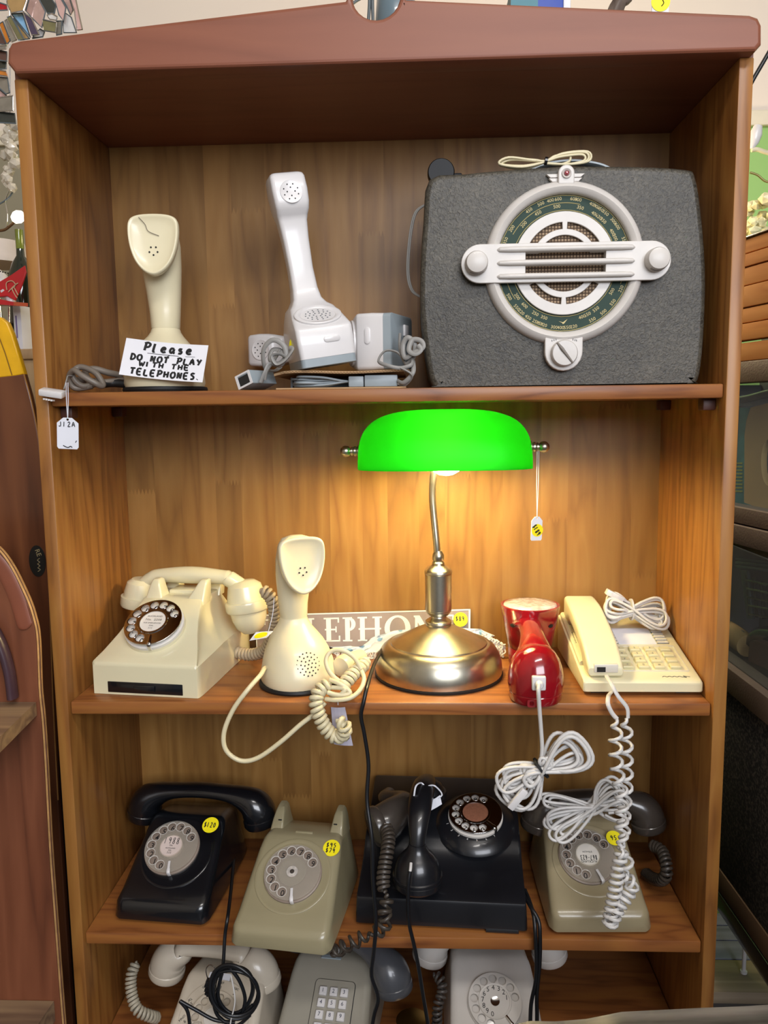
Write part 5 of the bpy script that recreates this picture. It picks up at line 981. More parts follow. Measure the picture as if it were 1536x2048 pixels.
part('side_board', xf(plate(outl[::-1], (), .012, .001), T(0, YR + .012, 0) @ RX(PI / 2)), m_ply, rk, 30, True)
part('edge_veneer', tube(Ec + [.0012, .006, 0], [(.0016, .0062)] * len(Ec), 8, up=(1, 0, .3)), m_plyedge, rk, 60, True, label='pale layered plywood edge')
part('dark_ply_line', tube(Ec + [.0026, .0035, 0], .0009, 6), m_peg, rk, 60, True)
gp = cat([at(u, v, YR - .001) for u, v in ((-12, 1118), (6, 1140), (22, 1170), (36, 1205), (48, 1245), (54, 1258))], 5)
part('hand_hold', tube(gp, [(.0016, .0105)] * (len(gp) - 4) + [(.0016, .010), (.0015, .008), (.0013, .006), (.001, .002)], 12, up=(0, 1, 0)), plain('red_brown_hand_hold', '#7c4530', .45, var=.1), rk, 60, True, label='rounded reddish hand hold')
ap = cat([at(u, v, YR - .012) for u, v in ((-25, 1240), (-4, 1275), (10, 1310), (20, 1350), (26, 1396))], 5)
part('arched_rail', tube(ap, [(.011, .0065)] * len(ap), 10, up=(0, -1, 0)), plain('dark_plum_wood', '#3c2830', .35, var=.15), rk, 60, True)
for k, (v0, v1, uL, uR, dv) in enumerate(((1404, 1430, -30, 72, 92), (2002, 2040, -30, 108, 70))):
    a = at(uR, v0, YR - .001); b2 = at(uL, v0 + dv, YR - .16)
    th = abs(at(uR, v1, YR)[2] - a[2])
    q = [(a[0], a[1]), (a[0] - .30, a[1]), (b2[0] - .10, b2[1]), (b2[0], b2[1])]
    part('shelf_board', loft([[(x, y, a[2] - th) for x, y in q], [(x, y, a[2]) for x, y in q]]), wood('scuffed_grey_brown_board', '#5b4536', '#775e48', '#8f7658', 'x', 1.2, rough=.6, tone=.05) if k == 0 else bpy.data.materials['scuffed_grey_brown_board'], rk, 0, True)
# ---- wooden ski with yellow tip
YS = .07
sk_ = root('water_ski', tuple(at(40, 1500, YS)[:2]) + (ZF,), 0, 'wooden water ski with yellow tip and dark oval badge leaning behind the plywood rack', 'ski')
m_ski = wood('varnished_ski_wood', '#3b2114', '#5c3520', '#6f4328', 'z', .7, rough=.3, contrast=.6, tone=.02)
tipL = [(-60, 700), (-40, 660), (-18, 640), (0, 634), (14, 645), (24, 668), (34, 700), (48, 748)]
wl = tipL[-1:] + [(60, 790), (70, 835), (78, 880), (84, 940), (90, 1010), (96, 1120), (101, 1250), (106, 1400), (116, 1600)]
part('deck', xf(plate([(p[0], p[2]) for p in [at(u, v, YS) for u, v in wl]][::-1] + [(at(-60, 760, YS)[0], at(-60, 760, YS)[2]), (at(-60, 760, YS)[0], ZF), (at(116, 1600, YS)[0], ZF)][::1], (), .012, .002), T(0, YS + .012, 0) @ RX(PI / 2)), m_ski, sk_, 30, True)
part('tip', pane_xz(tipL + [(30, 752), (-60, 762)], YS, .0125, .002), plain('worn_yellow_paint', '#d9a410', .35, var=.12, vscale=30), sk_, 30, True, label='yellow painted tip')
part('tip_seam', tube([at(u, v, YS - .0006) for u, v in ((-4, 668), (10, 705), (24, 750))], .0008, 5), plain('dark_yellow_groove', '#7d5a10', .6), sk_, 0, True)
part('deck_edge', tube(cat([at(u, v, YS - .0002) for u, v in wl], 3), .0011, 6), plain('pale_ski_edge', '#9a6b35', .5), sk_, 60, True)
oc = at(75, 1122, YS - .0006); Mo = Matrix.Translation(oc) @ RX(PI / 2) @ SCL(1, 1, 1)
part('oval_badge', xf(plate([(.0125 * math.cos(a), .0235 * math.sin(a)) for a in np.linspace(0, 2 * PI, 33)[:-1]], (), .0006), Mo), plain('black_badge', '#16140f', .4), sk_, 0, True, label='dark oval badge with lettering')
part('badge_print', xf(join(xf(text('RE', .010, .0002), T(.002, .0125, 0) @ RZ(R_(-72))), tube(cat([(.002 + .002 * (-1) ** i, .004 - .0028 * i, 0) for i in range(8)], 2), .0005, 5)), Mo @ T(0, 0, .0008)), plain('gold_badge_print', '#8a7a55', .5), sk_, 0, True, kind='stuff')
kc_ = root('gap_shade_box', (-.66, .24, ZF), 0, 'black box added to fill the shaded gap left of the bookcase', 'case')  # added black box stands in for the shade in the gap
part('shell', box(-.17, .165, -.12, .085, 0, .98, .01), m_rubber, kc_, 30); part('corner_trim', box(.155, .168, -.125, -.105, 0, .98, .004), m_black, kc_, 30); part('lid', box(-.172, .168, -.122, .087, .98, 1.0, .005), m_black, kc_, 30)
# ---- display stand behind on the left with its ornaments
YD = .42
zt0 = at(50, 706, YD)[2]
m_pale = wood('pale_pine', '#9a7a55', '#b5946a', '#c2a47a', 'z', .8, tone=.03)
ds = root('display_stand', (-.78, YD + .02, ZF), 0, 'pale wooden stand behind the bookcase carrying a dark bottle', 'stand')
part('front_board', box(-.30, .24, -.10, -.082, 0, zt0 - ZF - .0181), m_pale, ds, 0)
part('top_board', box(-.32, .26, -.11, .16, zt0 - ZF - .018, zt0 - ZF, .003), m_pale, ds, 30)
bt = root('bottle', tuple(at(54, 706, YD + .02)[:2]) + (zt0,), 0, 'dark green glass bottle half hidden behind the left edge of the bookcase', 'bottle')
hb2 = at(50, 478, YD)[2] - zt0
part('body', lathe([(0, 0), (.024, 0), (.0255, .004), (.0255, hb2 * .62), (.0235, hb2 * .70), (.016, hb2 * .80), (.0075, hb2 * .87), (.0065, hb2 * .97), (0, hb2 * .97)], 32), plain('dark_green_glass', '#141f16', .08, coat=1), bt, 50)
part('stopper', lathe([(.0068, hb2 * .93), (.0072, hb2 * .935), (.0072, hb2 * 1.1), (0, hb2 * 1.1)], 20), plain('yellow_green_foil', '#6f7a2a', .2, coat=1), bt, 40)
cb_ = root('card_box', tuple((at(30, 706, YD - .055) + at(48, 706, YD - .055))[:2] / 2) + (zt0,), R_(-14), 'narrow white card box with a lilac stripe beside the dark bottle', 'box')
hh = at(39, 612, YD - .055)[2] - zt0; wd2 = abs(at(48, 650, YD - .055)[0] - at(30, 650, YD - .055)[0])
part('carton', box(-wd2 / 2, wd2 / 2, 0, .03, 0, hh, .001), m_paper, cb_, 30); part('stripe', box(-wd2 * .22, -wd2 * .05, -.0004, .001, hh * .28, hh * .78), plain('lilac_stripe', '#7a6a9a', .6), cb_, 0)
bo = root('bowl', tuple(at(-24, 690, YD + .03)[:2]) + (zt0,), 0, 'dark brown wooden bowl half hidden behind the yellow ski tip', 'bowl')
part('bowl_body', lathe([(.0, 0), (.02, 0), (.024, .004), (.045, .035), (.052, .055), (.049, .055), (.042, .036), (.02, .008), (0, .008)], 36), plain('dark_brown_wood', '#3a2418', .4, var=.2), bo, 50)
part('bowl_rim', T_geo(lathe([(.049, .0545), (.0525, .0545), (.0525, .058), (.049, .058)], 36), 0, 0, 0), m_pale, bo, 40)
# toy aeroplane tail
ap_ = root('model_aeroplane', tuple(at(20, 590, .34)), 0, 'white model aeroplane with red tail fin held up beside the dark bottle', 'model')
m_redp = plain('red_paint', '#b8101c', .3, coat=.4)
part('fuselage', tube(cat([at(-60, 545, .36), at(-20, 552, .35), at(6, 575, .345), at(27, 609, .34)], 6), [(.020, .022)] * 7 + [(.019, .019)] * 4 + [(.014, .014)] * 4 + [(.007, .007)] * 3 + [(.003, .003)], 16), m_white, ap_, 60, True)
part('windows', join(*[T_geo(lathe([(.0012, 0), (.0012, .0008), (0, .0008)], 8), 0, 0, 0) for _ in (0,)][:0] or [xf(lathe([(.0012, 0), (.0012, .0012), (0, .0012)], 8), Matrix.Translation(at(1 + 5 * i, 543 + 1.2 * i, .325)) @ RX(PI / 2)) for i in range(4)]), m_hole, ap_, 0, True)
part('tail_fin', pane_xz([(-6, 566), (20, 551), (49, 531), (52, 545), (42, 575), (30, 601), (14, 592), (-6, 594)], .33, .004, .001), m_redp, ap_, 30, True, label='red tail fin with pale curl motif')
part('tailplane', loft([[tuple(at(u, v, y)) for u, v, y in ((27, 604, .30), (56, 606, .335), (56, 613, .335), (27, 611, .30))], [tuple(at(u, v, y)) for u, v, y in ((-10, 596, .30), (-4, 600, .34), (-4, 612, .34), (-10, 608, .30))]]), m_redp, ap_, 0, True)
part('tail_motif', join(*[tube(cat(pxs(L_, .3285), 4), .0010, 6) for L_ in ([(14, 580), (13, 566), (24, 562), (31, 570), (24, 578)], [(24, 578), (29, 588), (34, 596)], [(28, 574), (33, 584), (36, 590)], [(17, 584), (26, 574), (36, 566)])]), plain('pale_gold_motif', '#c3a884', .5), ap_, 60, True)
part('stand_rod', tube([at(18, 606, .36), (at(18, 606, .36)[0], .345, zt0 + .0006)], .0022, 8), m_chrome, ap_, 60, True)
# white lampshade and light
ls = root('table_lamp', tuple(at(4, 706, .54)[:2]) + (zt0,), 0, 'white drum lampshade on a slim stand at the left edge behind the model aeroplane', 'lamp')
zl0, zl1 = at(10, 530, .54)[2] - zt0, at(10, 486, .54)[2] - zt0
part('shade', lathe([(.062, zl0), (.064, zl0), (.056, zl1), (.054, zl1)], 40), plain('off_white_shade', '#cfc4bc', .8), ls, 50); part('stem', lathe([(.03, 0), (.03, .004), (.006, .01), (.005, zl0 + .02), (0, zl0 + .02)], 24), m_chrome, ls, 40)
# ---- leaded glass hanging lamp, top left
YG = .22
gl_ = root('leaded_glass_lamp', tuple(at(60, 40, YG)), 0, 'hanging lamp of mirrored leaded glass pieces at the top left corner', 'lamp')
GC = {'tan': '#b59462', 'red': '#b01822', 'blue': '#8fc4ee', 'plum': '#4a3d52', 'pink': '#c4a49a', 'dark': '#3d3f38', 'grey': '#8a8478', 'orange': '#c87a28', 'brown': '#5c4034', 'olive': '#77714a', 'pale': '#d8d6d2', 'rose': '#d0aaa0'}  # flat tints paint the reflections in the mirror pieces, pale ones also glints
def gm(k): 
    n = 'mirror_reflection_' + k; return bpy.data.materials.get(n) or plain(n, GC[k], .12, metal=.35, var=.15, vscale=60, coat=.6)
PCS = [('tan', [(11, -8), (57, -8), (48, 22), (22, 25), (14, 8)]), ('red', [(-6, 4), (12, 9), (14, 19), (-6, 22)]), ('blue', [(21, 27), (45, 26), (62, 76), (41, 50)]), ('plum', [(47, 25), (63, 36), (77, 68), (63, 70)]), ('pink', [(50, 20), (59, -8), (75, -8), (92, 24), (84, 56), (66, 38)]),
 ('dark', [(76, -8), (100, -8), (111, 10), (108, 26), (95, 27)]), ('pale', [(93, 30), (104, 27), (115, 34), (113, 41), (99, 38)]), ('rose', [(108, -8), (119, -8), (131, 14), (127, 42), (118, 30)]), ('pink', [(121, -8), (138, -8), (147, 20), (141, 30), (133, 12)]), ('rose', [(140, -8), (150, -8), (164, 58), (154, 60), (149, 22)]),
 ('orange', [(-2, 47), (6, 43), (21, 82), (14, 88)]), ('brown', [(-6, 52), (-3, 50), (12, 88), (-6, 88)]), ('grey', [(8, 42), (14, 38), (34, 80), (23, 84)]), ('olive', [(15, 36), (22, 32), (47, 78), (36, 80)]), ('tan', [(26, 36), (38, 50), (60, 78), (49, 79)]), ('olive', [(86, 40), (112, 44), (110, 64), (88, 62)]), ('grey', [(112, 42), (124, 42), (124, 68), (112, 70)]),
 ('pale', [(126, 46), (131, 26), (142, 34), (152, 64), (128, 66)]), ('grey', [(-6, 92), (14, 90), (13, 98), (-6, 99)]), ('brown', [(-6, 100), (13, 103), (13, 122), (-6, 120)]), ('dark', [(-6, 122), (13, 124), (13, 138), (-6, 138)]), ('orange', [(-6, 140), (12, 142), (14, 152), (-6, 150)]), ('grey', [(-6, 153), (16, 156), (20, 186), (12, 188), (-6, 172)]), ('rose', [(-6, 175), (12, 190), (8, 198), (-6, 192)]), ('grey', [(-6, 195), (26, 192), (28, 222), (-6, 222)]), ('dark', [(-6, 224), (28, 226), (30, 246), (-6, 246)]), ('pale', [(80, 58), (90, 64), (86, 74), (64, 76), (66, 70)])]
for i, (k, L_) in enumerate(PCS):
    yy = YG + .05 * (1 - math.cos((L_[0][0] - 20) / 150)) + .006 * (i % 3); g = pane_xz(L_, yy, .0025, .0004)
    cx_ = np.mean([p[0] for p in g[0]]); g = [(x, y + (x - cx_) * (.16 if i % 2 else -.12), z) for x, y, z in g[0]], g[1]
    pc = part('glass_piece', g, gm(k), gl_, 0, True)
    P = [at(u, v, yy - .0003) for u, v in L_]; P = [np.array([p[0], p[1] + (p[0] - cx_) * (.16 if i % 2 else -.12), p[2]]) for p in P]; part('lead_edge', tube(P, .0011, 5, True), m_chrome if i % 3 == 0 else m_dgrey, pc, 0, True)
part('hanging_rod', tube([at(60, -6, YG + .05), (at(60, -6, YG + .05)[0], YG + .05, 1.749)], .003, 8), m_dgrey, gl_, 60, True)
# ---- crystal strand
m_crys = plain('pale_crystal', '#cfc6b4', .08, var=.15, vscale=120, coat=1, spec=.8)
cr = root('crystal_strand', tuple(at(18, 240, .40)), 0, 'hanging strand of pale crystal drops at the left edge of the bookcase', 'crystals')
R = np.random.RandomState(12)
for i in range(26):
    v = 240 + i * 5.4; u = 20 + R.uniform(-11, 13); r0_ = R.uniform(.006, .0105); bm = bmesh.new(); bmesh.ops.create_icosphere(bm, subdivisions=1, radius=r0_)
    part('crystal_drop', xf(bm_geo(bm), Matrix.Translation(at(u, v, .40 + R.uniform(-.015, .015))) @ Euler(R.uniform(0, 3, 3)).to_matrix().to_4x4() @ SCL(1, 1, 1.25)), m_crys, cr, 0, True)
part('wire', tube(cat(pxs([(19, -40), (20, 240), (18, 300), (20, 370), (11, 400), (15, 430), (13, 455)], .40), 5), .0012, 6), m_chrome, cr, 60, True)
part('side_wire', tube(cat(pxs([(31, 372), (18, 395), (-8, 412)], .40), 5), .0016, 6), m_dgrey, cr, 60, True)
lb = root('candle_lamp', tuple(at(36, 440, .40)), 0, 'small lit lamp bulb glowing at the left edge of the bookcase', 'lamp')
part('bulb', xf(lathe([(0, -.013), (.007, -.010), (.011, -.002), (.0105, .004), (.006, .011), (0, .013)], 20), Matrix.Translation(at(36, 434, .40)) @ RY(R_(60))), emit('cool_lamp_glass', '#fff6e0', 6.0), lb, 60, True)
part('arm', tube(cat(pxs([(30, 443), (20, 452), (8, 460), (-12, 462)], .40), 5), .0025, 8), plain('bronze_arm', '#7a5c40', .35, metal=.8), lb, 60, True)
# ---- above the bookcase
hw = root('hanging_wire', tuple(at(742, 0, .55)), 0, 'dark twisted flex hanging behind the notch of the bookcase top', 'wire')
for L_ in ([(739, -40), (739, 5), (737, 40), (736, 60)], [(745, -40), (745, 4), (746, 40), (746, 60)]): cord(hw, pxs(L_, .55), .0032, m_dgrey)
cord(hw, pxs([(735, -10), (716, 0), (704, 8), (690, 14)], .55), .0028, m_dgrey)
def on_top(name, u0, u1, v1, y): a, b2 = at(u0, 0, y), at(u1, 0, y); return a[0], b2[0], ZT + .018, at(u0, v1, y)[2]
x0, x1, z0_, z1_ = on_top('', 768, 815, -35, .15)
og = root('ornament', ((x0 + x1) / 2, .15, z0_), 0, 'slate blue rounded ornament seen through the notch on top of the bookcase', 'ornament')
part('ornament_body', lathe([(0, 0), (.022, 0), (.026, .01), (.024, .06), (.030, .10), (.027, z1_ - z0_ - .02), (.012, z1_ - z0_), (0, z1_ - z0_)], 28), plain('slate_blue_glaze', '#5d6f78', .3, coat=.5), og, 60)
part('ornament_foot', lathe([(.026, 0), (.03, 0), (.03, .005), (.026, .006)], 28), m_dgrey, og, 40)
x0, x1, z0_, z1_ = on_top('', 1022, 1142, -30, .12)
bxx = root('box', ((x0 + x1) / 2, .15, z0_), 0, 'blue and teal box with white edge on top of the bookcase', 'box'); w2 = (x1 - x0) / 2; h2 = z1_ - z0_
part('carton', box(-w2, w2 * .75, -.03, .05, 0, h2, .002), plain('blue_card', '#20409a', .5), bxx, 30); part('teal_panel', box(-w2 - .0004, -w2 * .1, -.0308, .0508, .001, h2 - .004), plain('teal_card', '#2f6f7c', .5), bxx, 0); part('white_end', box(w2 * .75, w2, -.03, .05, 0, h2, .002), m_paper, bxx, 30)
a, b2 = at(1232, 18, .12), at(1262, -30, .12)
dw = root('driftwood', (a[0], .12, ZT + .018), 0, 'grey-brown driftwood branch leaning up on top of the bookcase', 'branch')
part('branch', tube(cat([(a[0] - .03, .12, ZT + .030), a, (a + b2) / 2 + [.003, 0, 0], b2, b2 + [.03, 0, .05]], 5), [.011] * 6 + [.010] * 6 + [.008] * 9, 9), wood('weathered_branch', '#4a3b32', '#75655a', '#94857a', 'z', 1.0, rough=.8), dw, 60, True); part('twig', tube(cat([b2, b2 + [.02, .01, .01], b2 + [.04, .02, .0]], 4), [.004] * 5 + [.003] * 4, 7), bpy.data.materials['weathered_branch'], dw, 60, True)
a, b2 = at(1304, 21, .08), at(1339, -30, .08)
pc2 = root('price_card', ((a[0] + b2[0]) / 2, .08, ZT + .018), 0, 'clear upright card holder with yellow sticker on top of the bookcase', 'price card'); w2 = (b2[0] - a[0]) / 2; h2 = b2[2] - ZT - .018
part('card', box(-w2, w2, 0, .0015, 0, h2), m_card, pc2, 0); zz = at(1323, 4, .08)[2] - ZT - .018
part('price_sticker', xf(lathe([(.0125, 0), (.0125, .0005), (0, .0005)], 24), T(0, -.0002, zz) @ RX(PI / 2)), m_yel, pc2, 0); part('sticker_mark', xf(tube(cat([(.001, -.006, 0), (.004, -.002, 0), (.002, .003, 0), (.006, .006, 0)], 3), .0006, 5), T(0, -.0008, zz) @ RX(PI / 2)), m_ink, pc2, 0); part('card_foot', box(-w2, w2, -.01, .012, 0, .003), m_card, pc2, 0)
zl = -.74
# ---- display cabinet at the right
XC = .56
PR = Matrix(); PIV = Vector((XC, .15, 0))
def turn(deg, x):                       # the cabinets stand turned a little towards the room: build square, then turn about a pivot
    global PR, PIV; PIV = Vector((x, .15, 0)); PR = Matrix.Translation(PIV) @ RZ(R_(deg)) @ Matrix.Translation(-PIV)
def croot(*a):
    o = root(*a); M = PR @ ROOTS[o.name]; o.location = M.translation; o.rotation_euler = M.to_euler(); return o
def atx(u, v, x):
    A = np.array(PR.inverted()); c = A[:3, :3] @ CAM + A[:3, 3]; d = A[:3, :3] @ RM @ np.array([(u - 768) / FPX, -(v - 1024) / FPX, -1.0]); return c + d * (x - c[0]) / d[0]
turn(12, XC)
def Z(v, u=1500): return float(atx(u, v, XC)[2])
ya, yb = -.42, .34
cabn = croot('display_cabinet', (XC + .2, 0, ZF), 0, 'tall cabinet right of the bookcase with orange pine boards above glass', 'cabinet')
m_opine = wood('orange_pine', '#b8702a', '#d08e44', '#da9c54', 'y', 1.0, contrast=.7, tone=.08, rough=.85, coat=0)
m_rail = plain('taupe_textured_rail', '#6e5d52', .6, var=.1, bump=.3, bscale=300)
vs = [477, 507, 534, 571, 615, 646, 681]
for i in range(6): part('pine_board', box(XC - .0015 * (i % 2), XC + .02, ya, yb, Z(vs[i + 1], 1494) + .0008, Z(vs[i], 1494) - .0008, .0012), m_opine, cabn, 30, True)
part('pine_board', box(XC, XC + .02, ya, yb, Z(722, 1487), Z(686, 1487), .0012), m_opine, cabn, 30, True)
part('top_board', box(XC - .004, XC + .46, ya, yb, Z(477, 1494), Z(473, 1494), .001), m_brown, cabn, 30, True)
zmid = Z(1085, 1472)
for n, v0, v1, u, pr in (('upper_rail', 724, 766, 1484, .006), ('middle_rail', 1013, 1045, 1474, .004), ('middle_rail', 1047, 1085, 1472, .010)): part(n, box(XC - pr, XC + .03, ya, yb, Z(v1, u), Z(v0, u), .0015), m_rail, cabn, 30, True)
m_cglass = clear('cabinet_glass', '#e8eef0', .08, .02)
part('glass_pane', box(XC + .004, XC + .007, ya, yb, Z(1013, 1474), Z(766, 1484)), m_cglass, cabn, 0, True)
part('inner_back', box(XC + .12, XC + .125, ya, yb, zmid, Z(766, 1484)), m_dgrey, cabn, 0, True)
part('inner_end', box(XC + .0305, XC + .125, yb - .012, yb, zmid, Z(766, 1484)), m_dgrey, cabn, 0, True)
part('inner_shelf', box(XC + .064, XC + .12, ya, yb, Z(1045, 1474), Z(1025, 1474)), m_rail, cabn, 0, True)
part('body', box(XC + .125, XC + .46, ya, yb, zmid, Z(478, 1494)), m_dgrey, cabn, 0, True)
m_carp, nt, b = newmat('speckled_black_carpet'); L = nt.links.new; tc = N(nt, 'ShaderNodeTexCoord'); no = N(nt, 'ShaderNodeTexNoise'); no.inputs['Scale'].default_value = 260; no.inputs['Detail'].default_value = 4; L(tc.outputs['Object'], no.inputs['Vector']); rp = N(nt, 'ShaderNodeValToRGB'); rp.color_ramp.elements[0].position = .45; rp.color_ramp.elements[0].color = lin('#12100e'); rp.color_ramp.elements[1].position = .72; rp.color_ramp.elements[1].color = lin('#5a5148'); L(no.outputs['Fac'], rp.inputs['Fac']); L(rp.outputs['Color'], b.inputs['Base Color']); b.inputs['Roughness'].default_value = .95
# goods behind the cabinet glass
fo = croot('foam_board', tuple(atx(1500, 900, XC + .03)), 0, 'yellow beige foam board with round dark hole behind the cabinet glass', 'board')
def pane_yz(L_, x, t, hls=()): 
    P = [atx(u, v, x) for u, v in L_]; H = [[(-p[1], p[2]) for p in [atx(u, v, x) for u, v in h]] for h in hls]
    M = Matrix(((0, 0, -1, x + t), (-1, 0, 0, 0), (0, 1, 0, 0), (0, 0, 0, 1))); return xf(plate([(-p[1], p[2]) for p in P], H, t), M)
hole_ = [(1536 + 14 * math.cos(a), 925 + 46 * math.sin(a)) for a in np.linspace(0, 2 * PI, 24)[:-1]]
part('sheet', pane_yz([(1488, 1005), (1489, 870), (1493, 840), (1501, 815), (1560, 800), (1580, 1040)], XC + .03, .010, [hole_]), plain('yellow_beige_foam', '#d2a866', .8, var=.05), fo, 0, True); part('hole_backing', pane_yz([(1518, 870), (1556, 870), (1556, 980), (1518, 980)], XC + .0405, .003), m_dgrey, fo, 0, True)
tl = croot('packet', tuple(atx(1482, 920, XC + .05)), 0, 'teal and blue printed packet standing behind the foam board', 'packet')
part('packet_body', pane_yz([(1470, 1012), (1479, 815), (1500, 815), (1498, 1012)], XC + .05, .012), plain('teal_packet', '#3f9aa0', .4, var=.25, vscale=30), tl, 0, True); part('packet_stripes', join(*[pane_yz([(1470, 925 + 7 * i), (1484, 925 + 7 * i), (1484, 928 + 7 * i), (1470, 928 + 7 * i)], XC + .0492, .0008) for i in range(9)]), plain('lime_print', '#b6c452', .5), tl, 0, True)
bg_ = croot('plastic_bag', tuple(atx(1510, 795, XC + .06)), 0, 'grey blue plastic bag lying on top of the foam board in the cabinet', 'bag')
part('bag_body', loft([[tuple(atx(u, v, XC + .045) + np.array([dx, 0, dz])) for u, v, dx, dz in ((u0, 812, 0, 0), (u0, 794, .004, .003), (u0, 794, .04, .0), (u0, 812, .04, 0))] for u0 in (1478, 1492, 1510, 1530, 1560)]), plain('grey_blue_film', '#6d7590', .25, var=.3, vscale=40), bg_, 40, True); part('bag_fold', tube(cat([atx(u, v, XC + .046) for u, v in ((1478, 800), (1500, 796), (1530, 788), (1560, 782))], 4), .006, 8), plain('pale_grey_film', '#8d8f98', .3), bg_, 60, True)
turn(2, .535); XC = .535
cab2 = croot('speckled_cabinet', (XC + .2, 0, ZF), 0, 'low cabinet with glass and black speckled carpet side under the orange pine cabinet', 'cabinet')
zb2_ = Z(1085, 1472); zu = zmid - .002
part('top_board', box(XC + .03, XC + .45, ya, yb, zu - .012, zu), m_rail, cab2, 0, True)
part('lower_rail', box(XC - .010, XC + .03, ya, yb, Z(1378, 1460), Z(1329, 1460), .0015), m_rail, cab2, 30, True)
part('glass_pane', box(XC + .004, XC + .007, ya, yb, Z(1329, 1460), zu), m_cglass, cab2, 0, True)
part('inner_back', box(XC + .12, XC + .125, ya, yb, Z(1345, 1460), zu - .012), plain('grey_lilac_lining', '#7a7478', .7), cab2, 0, True)
part('inner_floor', box(XC + .0305, XC + .12, ya, yb, Z(1378, 1460), Z(1345, 1460)), m_rail, cab2, 0, True)
part('inner_end', box(XC + .0305, XC + .12, yb - .012, yb, Z(1345, 1460), zu - .0125), plain('grey_lilac_end', '#7a7478', .7), cab2, 0, True)
zk = Z(1735, 1441)
part('carpet_panel', box(XC - .002, XC + .03, ya, yb, zk, Z(1379, 1460), .002), m_carp, cab2, 30, True)
part('base_board', box(XC - .004, XC + .03, ya, yb, Z(1778, 1440), zk - .0005, .001), plain('brown_base_board', '#5d4632', .6, var=.1), cab2, 30, True)
part('base_bar', box(XC - .006, XC + .05, ya, yb, Z(1815, 1438), Z(1779, 1440), .002), m_black, cab2, 30, True)
for yy in (ya + .02, yb - .04): part('leg', box(XC + .40, XC + .44, yy, yy + .03, zl + .001, Z(1779, 1440)), m_black, cab2, 0, True)
part('body', box(XC + .125, XC + .46, ya, yb, Z(1779, 1440), zu - .0125), m_dgrey, cab2, 0, True)
bs = croot('wire_basket', tuple(atx(1500, 1170, XC + .04)), 0, 'plastic grid basket with blue upper rim behind the lower cabinet glass', 'basket')
for i in range(4): part('upright_bar', tube([atx(1494 + 14 * i, 1150 + 6 * i, XC + .05), atx(1500 + 14 * i, 1232 + 3 * i, XC + .05)], .0028, 6), m_brown, bs, 60, True)
for i in range(5): part('cross_bar', tube([atx(1492 + i * 2, 1160 + 17 * i, XC + .049), atx(1545, 1172 + 16 * i, XC + .049)], .0022, 6), m_brown, bs, 60, True)
part('basket_side', pane_yz([(1480, 1140), (1494, 1140), (1505, 1238), (1494, 1238)], XC + .048, .004), m_dgrey, bs, 0, True); part('blue_rim', join(*[tube([atx(1474, v, XC + .046), atx(1550, v + 8, XC + .046)], .0035, 6) for v in (1117, 1125, 1133)]), plain('navy_plastic', '#2d3e6a', .4), bs, 60, True)
ro = croot('paper_roll', tuple(atx(1478, 1290, XC + .04)), 0, 'tan paper roll tied with string inside the lower cabinet', 'roll')
a, b2 = atx(1455, 1262, XC + .052), atx(1496, 1292, XC + .052)
rollg = part('roll', tube([a, b2], [.0185, .0185], 20), plain('tan_paper', '#b58e58', .7, var=.1), ro, 60, True); part('roll_string', tube([a * .25 + b2 * .75 + [0, .0188 * math.cos(t), .0188 * math.sin(t)] for t in np.linspace(0, 2 * PI, 16)[:-1]], .0012, 5, True), m_brncord, ro, 60, True)
lb2 = croot('leather_bag', tuple(atx(1520, 1320, XC + .05)), 0, 'brown leather bag behind the lower cabinet glass', 'bag')
part('bag_body', pane_yz([(1496, 1322), (1499, 1284), (1506, 1280), (1560, 1301), (1566, 1352)], XC + .035, .028), plain('brown_leather', '#5c3322', .35, var=.2, vscale=20), lb2, 30, True); part('bag_flap', tube(cat([atx(1505, 1284, XC + .06), atx(1520, 1268, XC + .06), atx(1550, 1270, XC + .06)], 5), .012, 10), m_black, lb2, 60, True)
# right background: chandelier crystals, lamp arm, cable
cs2 = root('crystal_chandelier', tuple(at(1518, 420, .55)), 0, 'pale yellow crystal chandelier beside the upper right edge of the bookcase', 'chandelier'); R = np.random.RandomState(22)
m_crysy = plain('pale_yellow_crystal', '#d9d2a4', .1, var=.25, vscale=100, coat=1)
for i in range(34):
    bm = bmesh.new(); bmesh.ops.create_icosphere(bm, subdivisions=1, radius=R.uniform(.007, .014)); u = R.uniform(1496, 1560); part('crystal_drop', xf(bm_geo(bm), Matrix.Translation(at(u, R.uniform(395 + max(0, 1512 - u) * 1.4, 478), .55 + R.uniform(-.03, .03))) @ Euler(R.uniform(0, 3, 3)).to_matrix().to_4x4() @ SCL(1, 1, 1.3)), m_crysy, cs2, 0, True)
part('hanging_rod', tube([at(1545, 470, .55), (at(1545, 470, .55)[0], .55, 1.749)], .003, 8), m_chrome, cs2, 60, True)
part('arm', tube(cat(pxs([(1500, 345), (1515, 350), (1530, 362), (1548, 366)], .55), 5), .0022, 7), plain('dull_brass_arm', '#8a8050', .35, metal=.7), cs2, 60, True)
fl = root('glass_flower_lamp', tuple(at(1505, 290, .6)), 0, 'white glass tulip lamp on a cream arm beside the right post', 'lamp')
part('tulip', xf(lathe([(.003, 0), (.010, .012), (.012, .028), (.008, .044), (0, .046)], 20), Matrix.Translation(at(1503, 298, .6)) @ RY(.25)), m_white, fl, 60, True); part('wick', tube([at(1505, 268, .6), at(1507, 261, .6)], .003, 6), m_black, fl, 60, True); part('arm', tube(cat(pxs([(1503, 300), (1515, 299), (1530, 304), (1560, 312)], .6), 5), .0045, 8), m_cream, fl, 60, True)
cbk = root('cable', tuple(at(1520, 130, .35)), 0, 'black cable slanting behind the upper right corner of the bookcase', 'cable'); part('wire', tube(pxs([(1490, 190), (1508, 156), (1536, 108), (1570, 48)], .35), .0035, 8), m_blkcord, cbk, 60, True)
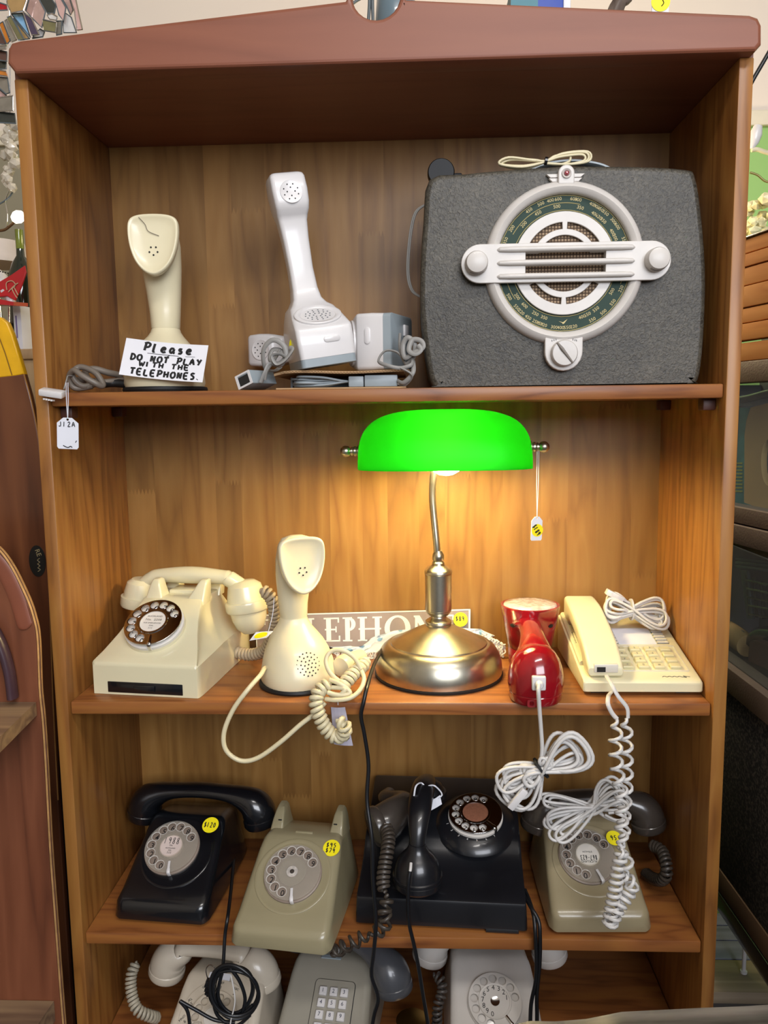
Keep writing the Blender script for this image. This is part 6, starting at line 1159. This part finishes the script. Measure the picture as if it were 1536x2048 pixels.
# ---- low boards and bench at the lower right
zl = -.74
pl_ = root('low_platform', tuple(atz(1480, 1950, zl)), 0, 'pale scuffed boards of a low platform under the right-hand cabinet', 'platform')
m_wb = wood('scuffed_pale_board', '#6e6256', '#8f7f68', '#a2927c', 'x', 1.0, rough=.6, tone=.15); m_bb = wood('blue_grey_board', '#4c5060', '#666a7c', '#7a7f92', 'x', 1.0, rough=.5, tone=.15)
x1_ = 1.0
def hb(n, ua, va, ub, vb, m): 
    a, b2 = atz(ua, va, zl), atz(ub, vb, zl); part(n, box(.478, x1_, min(a[1], b2[1]) + .001, max(a[1], b2[1]) - .001, zl - .022, zl, .002), m, pl_, 30, True)
ys_ = [atz(1436, v, zl)[1] for v in (1985, 1918, 1880, 1850, 1825)]
for i, m in enumerate((m_wb, m_bb, m_bb, m_bb)): part('board', box(.478, x1_, min(ys_[i], ys_[i + 1]) + .001, max(ys_[i], ys_[i + 1]) - .001, zl - .022, zl, .002), m, pl_, 30, True)
part('support', box(.50, .98, min(ys_) + .03, min(ys_) + .05, ZF, zl - .0225), m_brown, pl_, 0, True); part('support', box(.50, .98, max(ys_) - .05, max(ys_) - .03, ZF, zl - .0225), m_brown, pl_, 0, True)
wp = root('white_stick', tuple(atz(1487, 1946, zl)), 0, 'thin white stick standing on the low boards at the lower right', 'stick'); a = atz(1487, 1946, zl); part('stick', lathe([(.0035, 0), (.0035, .01), (.0032, .12), (.001, .122)], 12), m_white, wp, 40); part('stick_foot', lathe([(.006, 0), (.006, .004), (.0035, .005)], 12), m_white, wp, 40)
YB = -.36
bn = root('bench', tuple(at(1300, 2040, YB)[:2]) + (ZF,), 0, 'weathered grey wooden bench rail crossing the lower right foreground', 'bench')
m_bw = wood('weathered_grey_wood', '#2c2a28', '#5a5653', '#807b78', 'x', 1.0, rough=.7, contrast=1.2)
secs = []
for u, v in ((1030, 2046), (1060, 2040), (1110, 2041), (1170, 2036), (1205, 2029), (1240, 2022), (1300, 2019), (1400, 2014), (1480, 2011), (1560, 2006), (1640, 2003)):
    p = at(u, v, YB); h_ = .034 + .003 * math.sin(u * .05); secs.append([(p[0], YB - .056 + y, p[2] + z + .004) for y, z in ((0, -.008), (.006, -.002), (.05, 0), (.056, -.006), (.056, -h_), (0, -h_))])
part('rail', loft(secs), m_bw, bn, 30, True)
p0, p1 = at(1060, 2040, YB), at(1620, 2003, YB)
for p in (p0, p1): part('leg', box(p[0] - .02, p[0] + .02, YB - .048, YB - .01, ZF, p[2] - .034), m_bw, bn, 0, True)
for i in range(3): part('seat_board', box(p0[0], p1[0], YB - .06 - .10 * (i + 1) + .002, YB - .06 - .10 * i - .002, p0[2] - .075, p0[2] - .055, .002), m_bw, bn, 30, True)
part('stretcher', box(p0[0] + .0205, p1[0] - .0205, YB - .34, YB - .005, p0[2] - .095, p0[2] - .0755), m_bw, bn, 0, True)
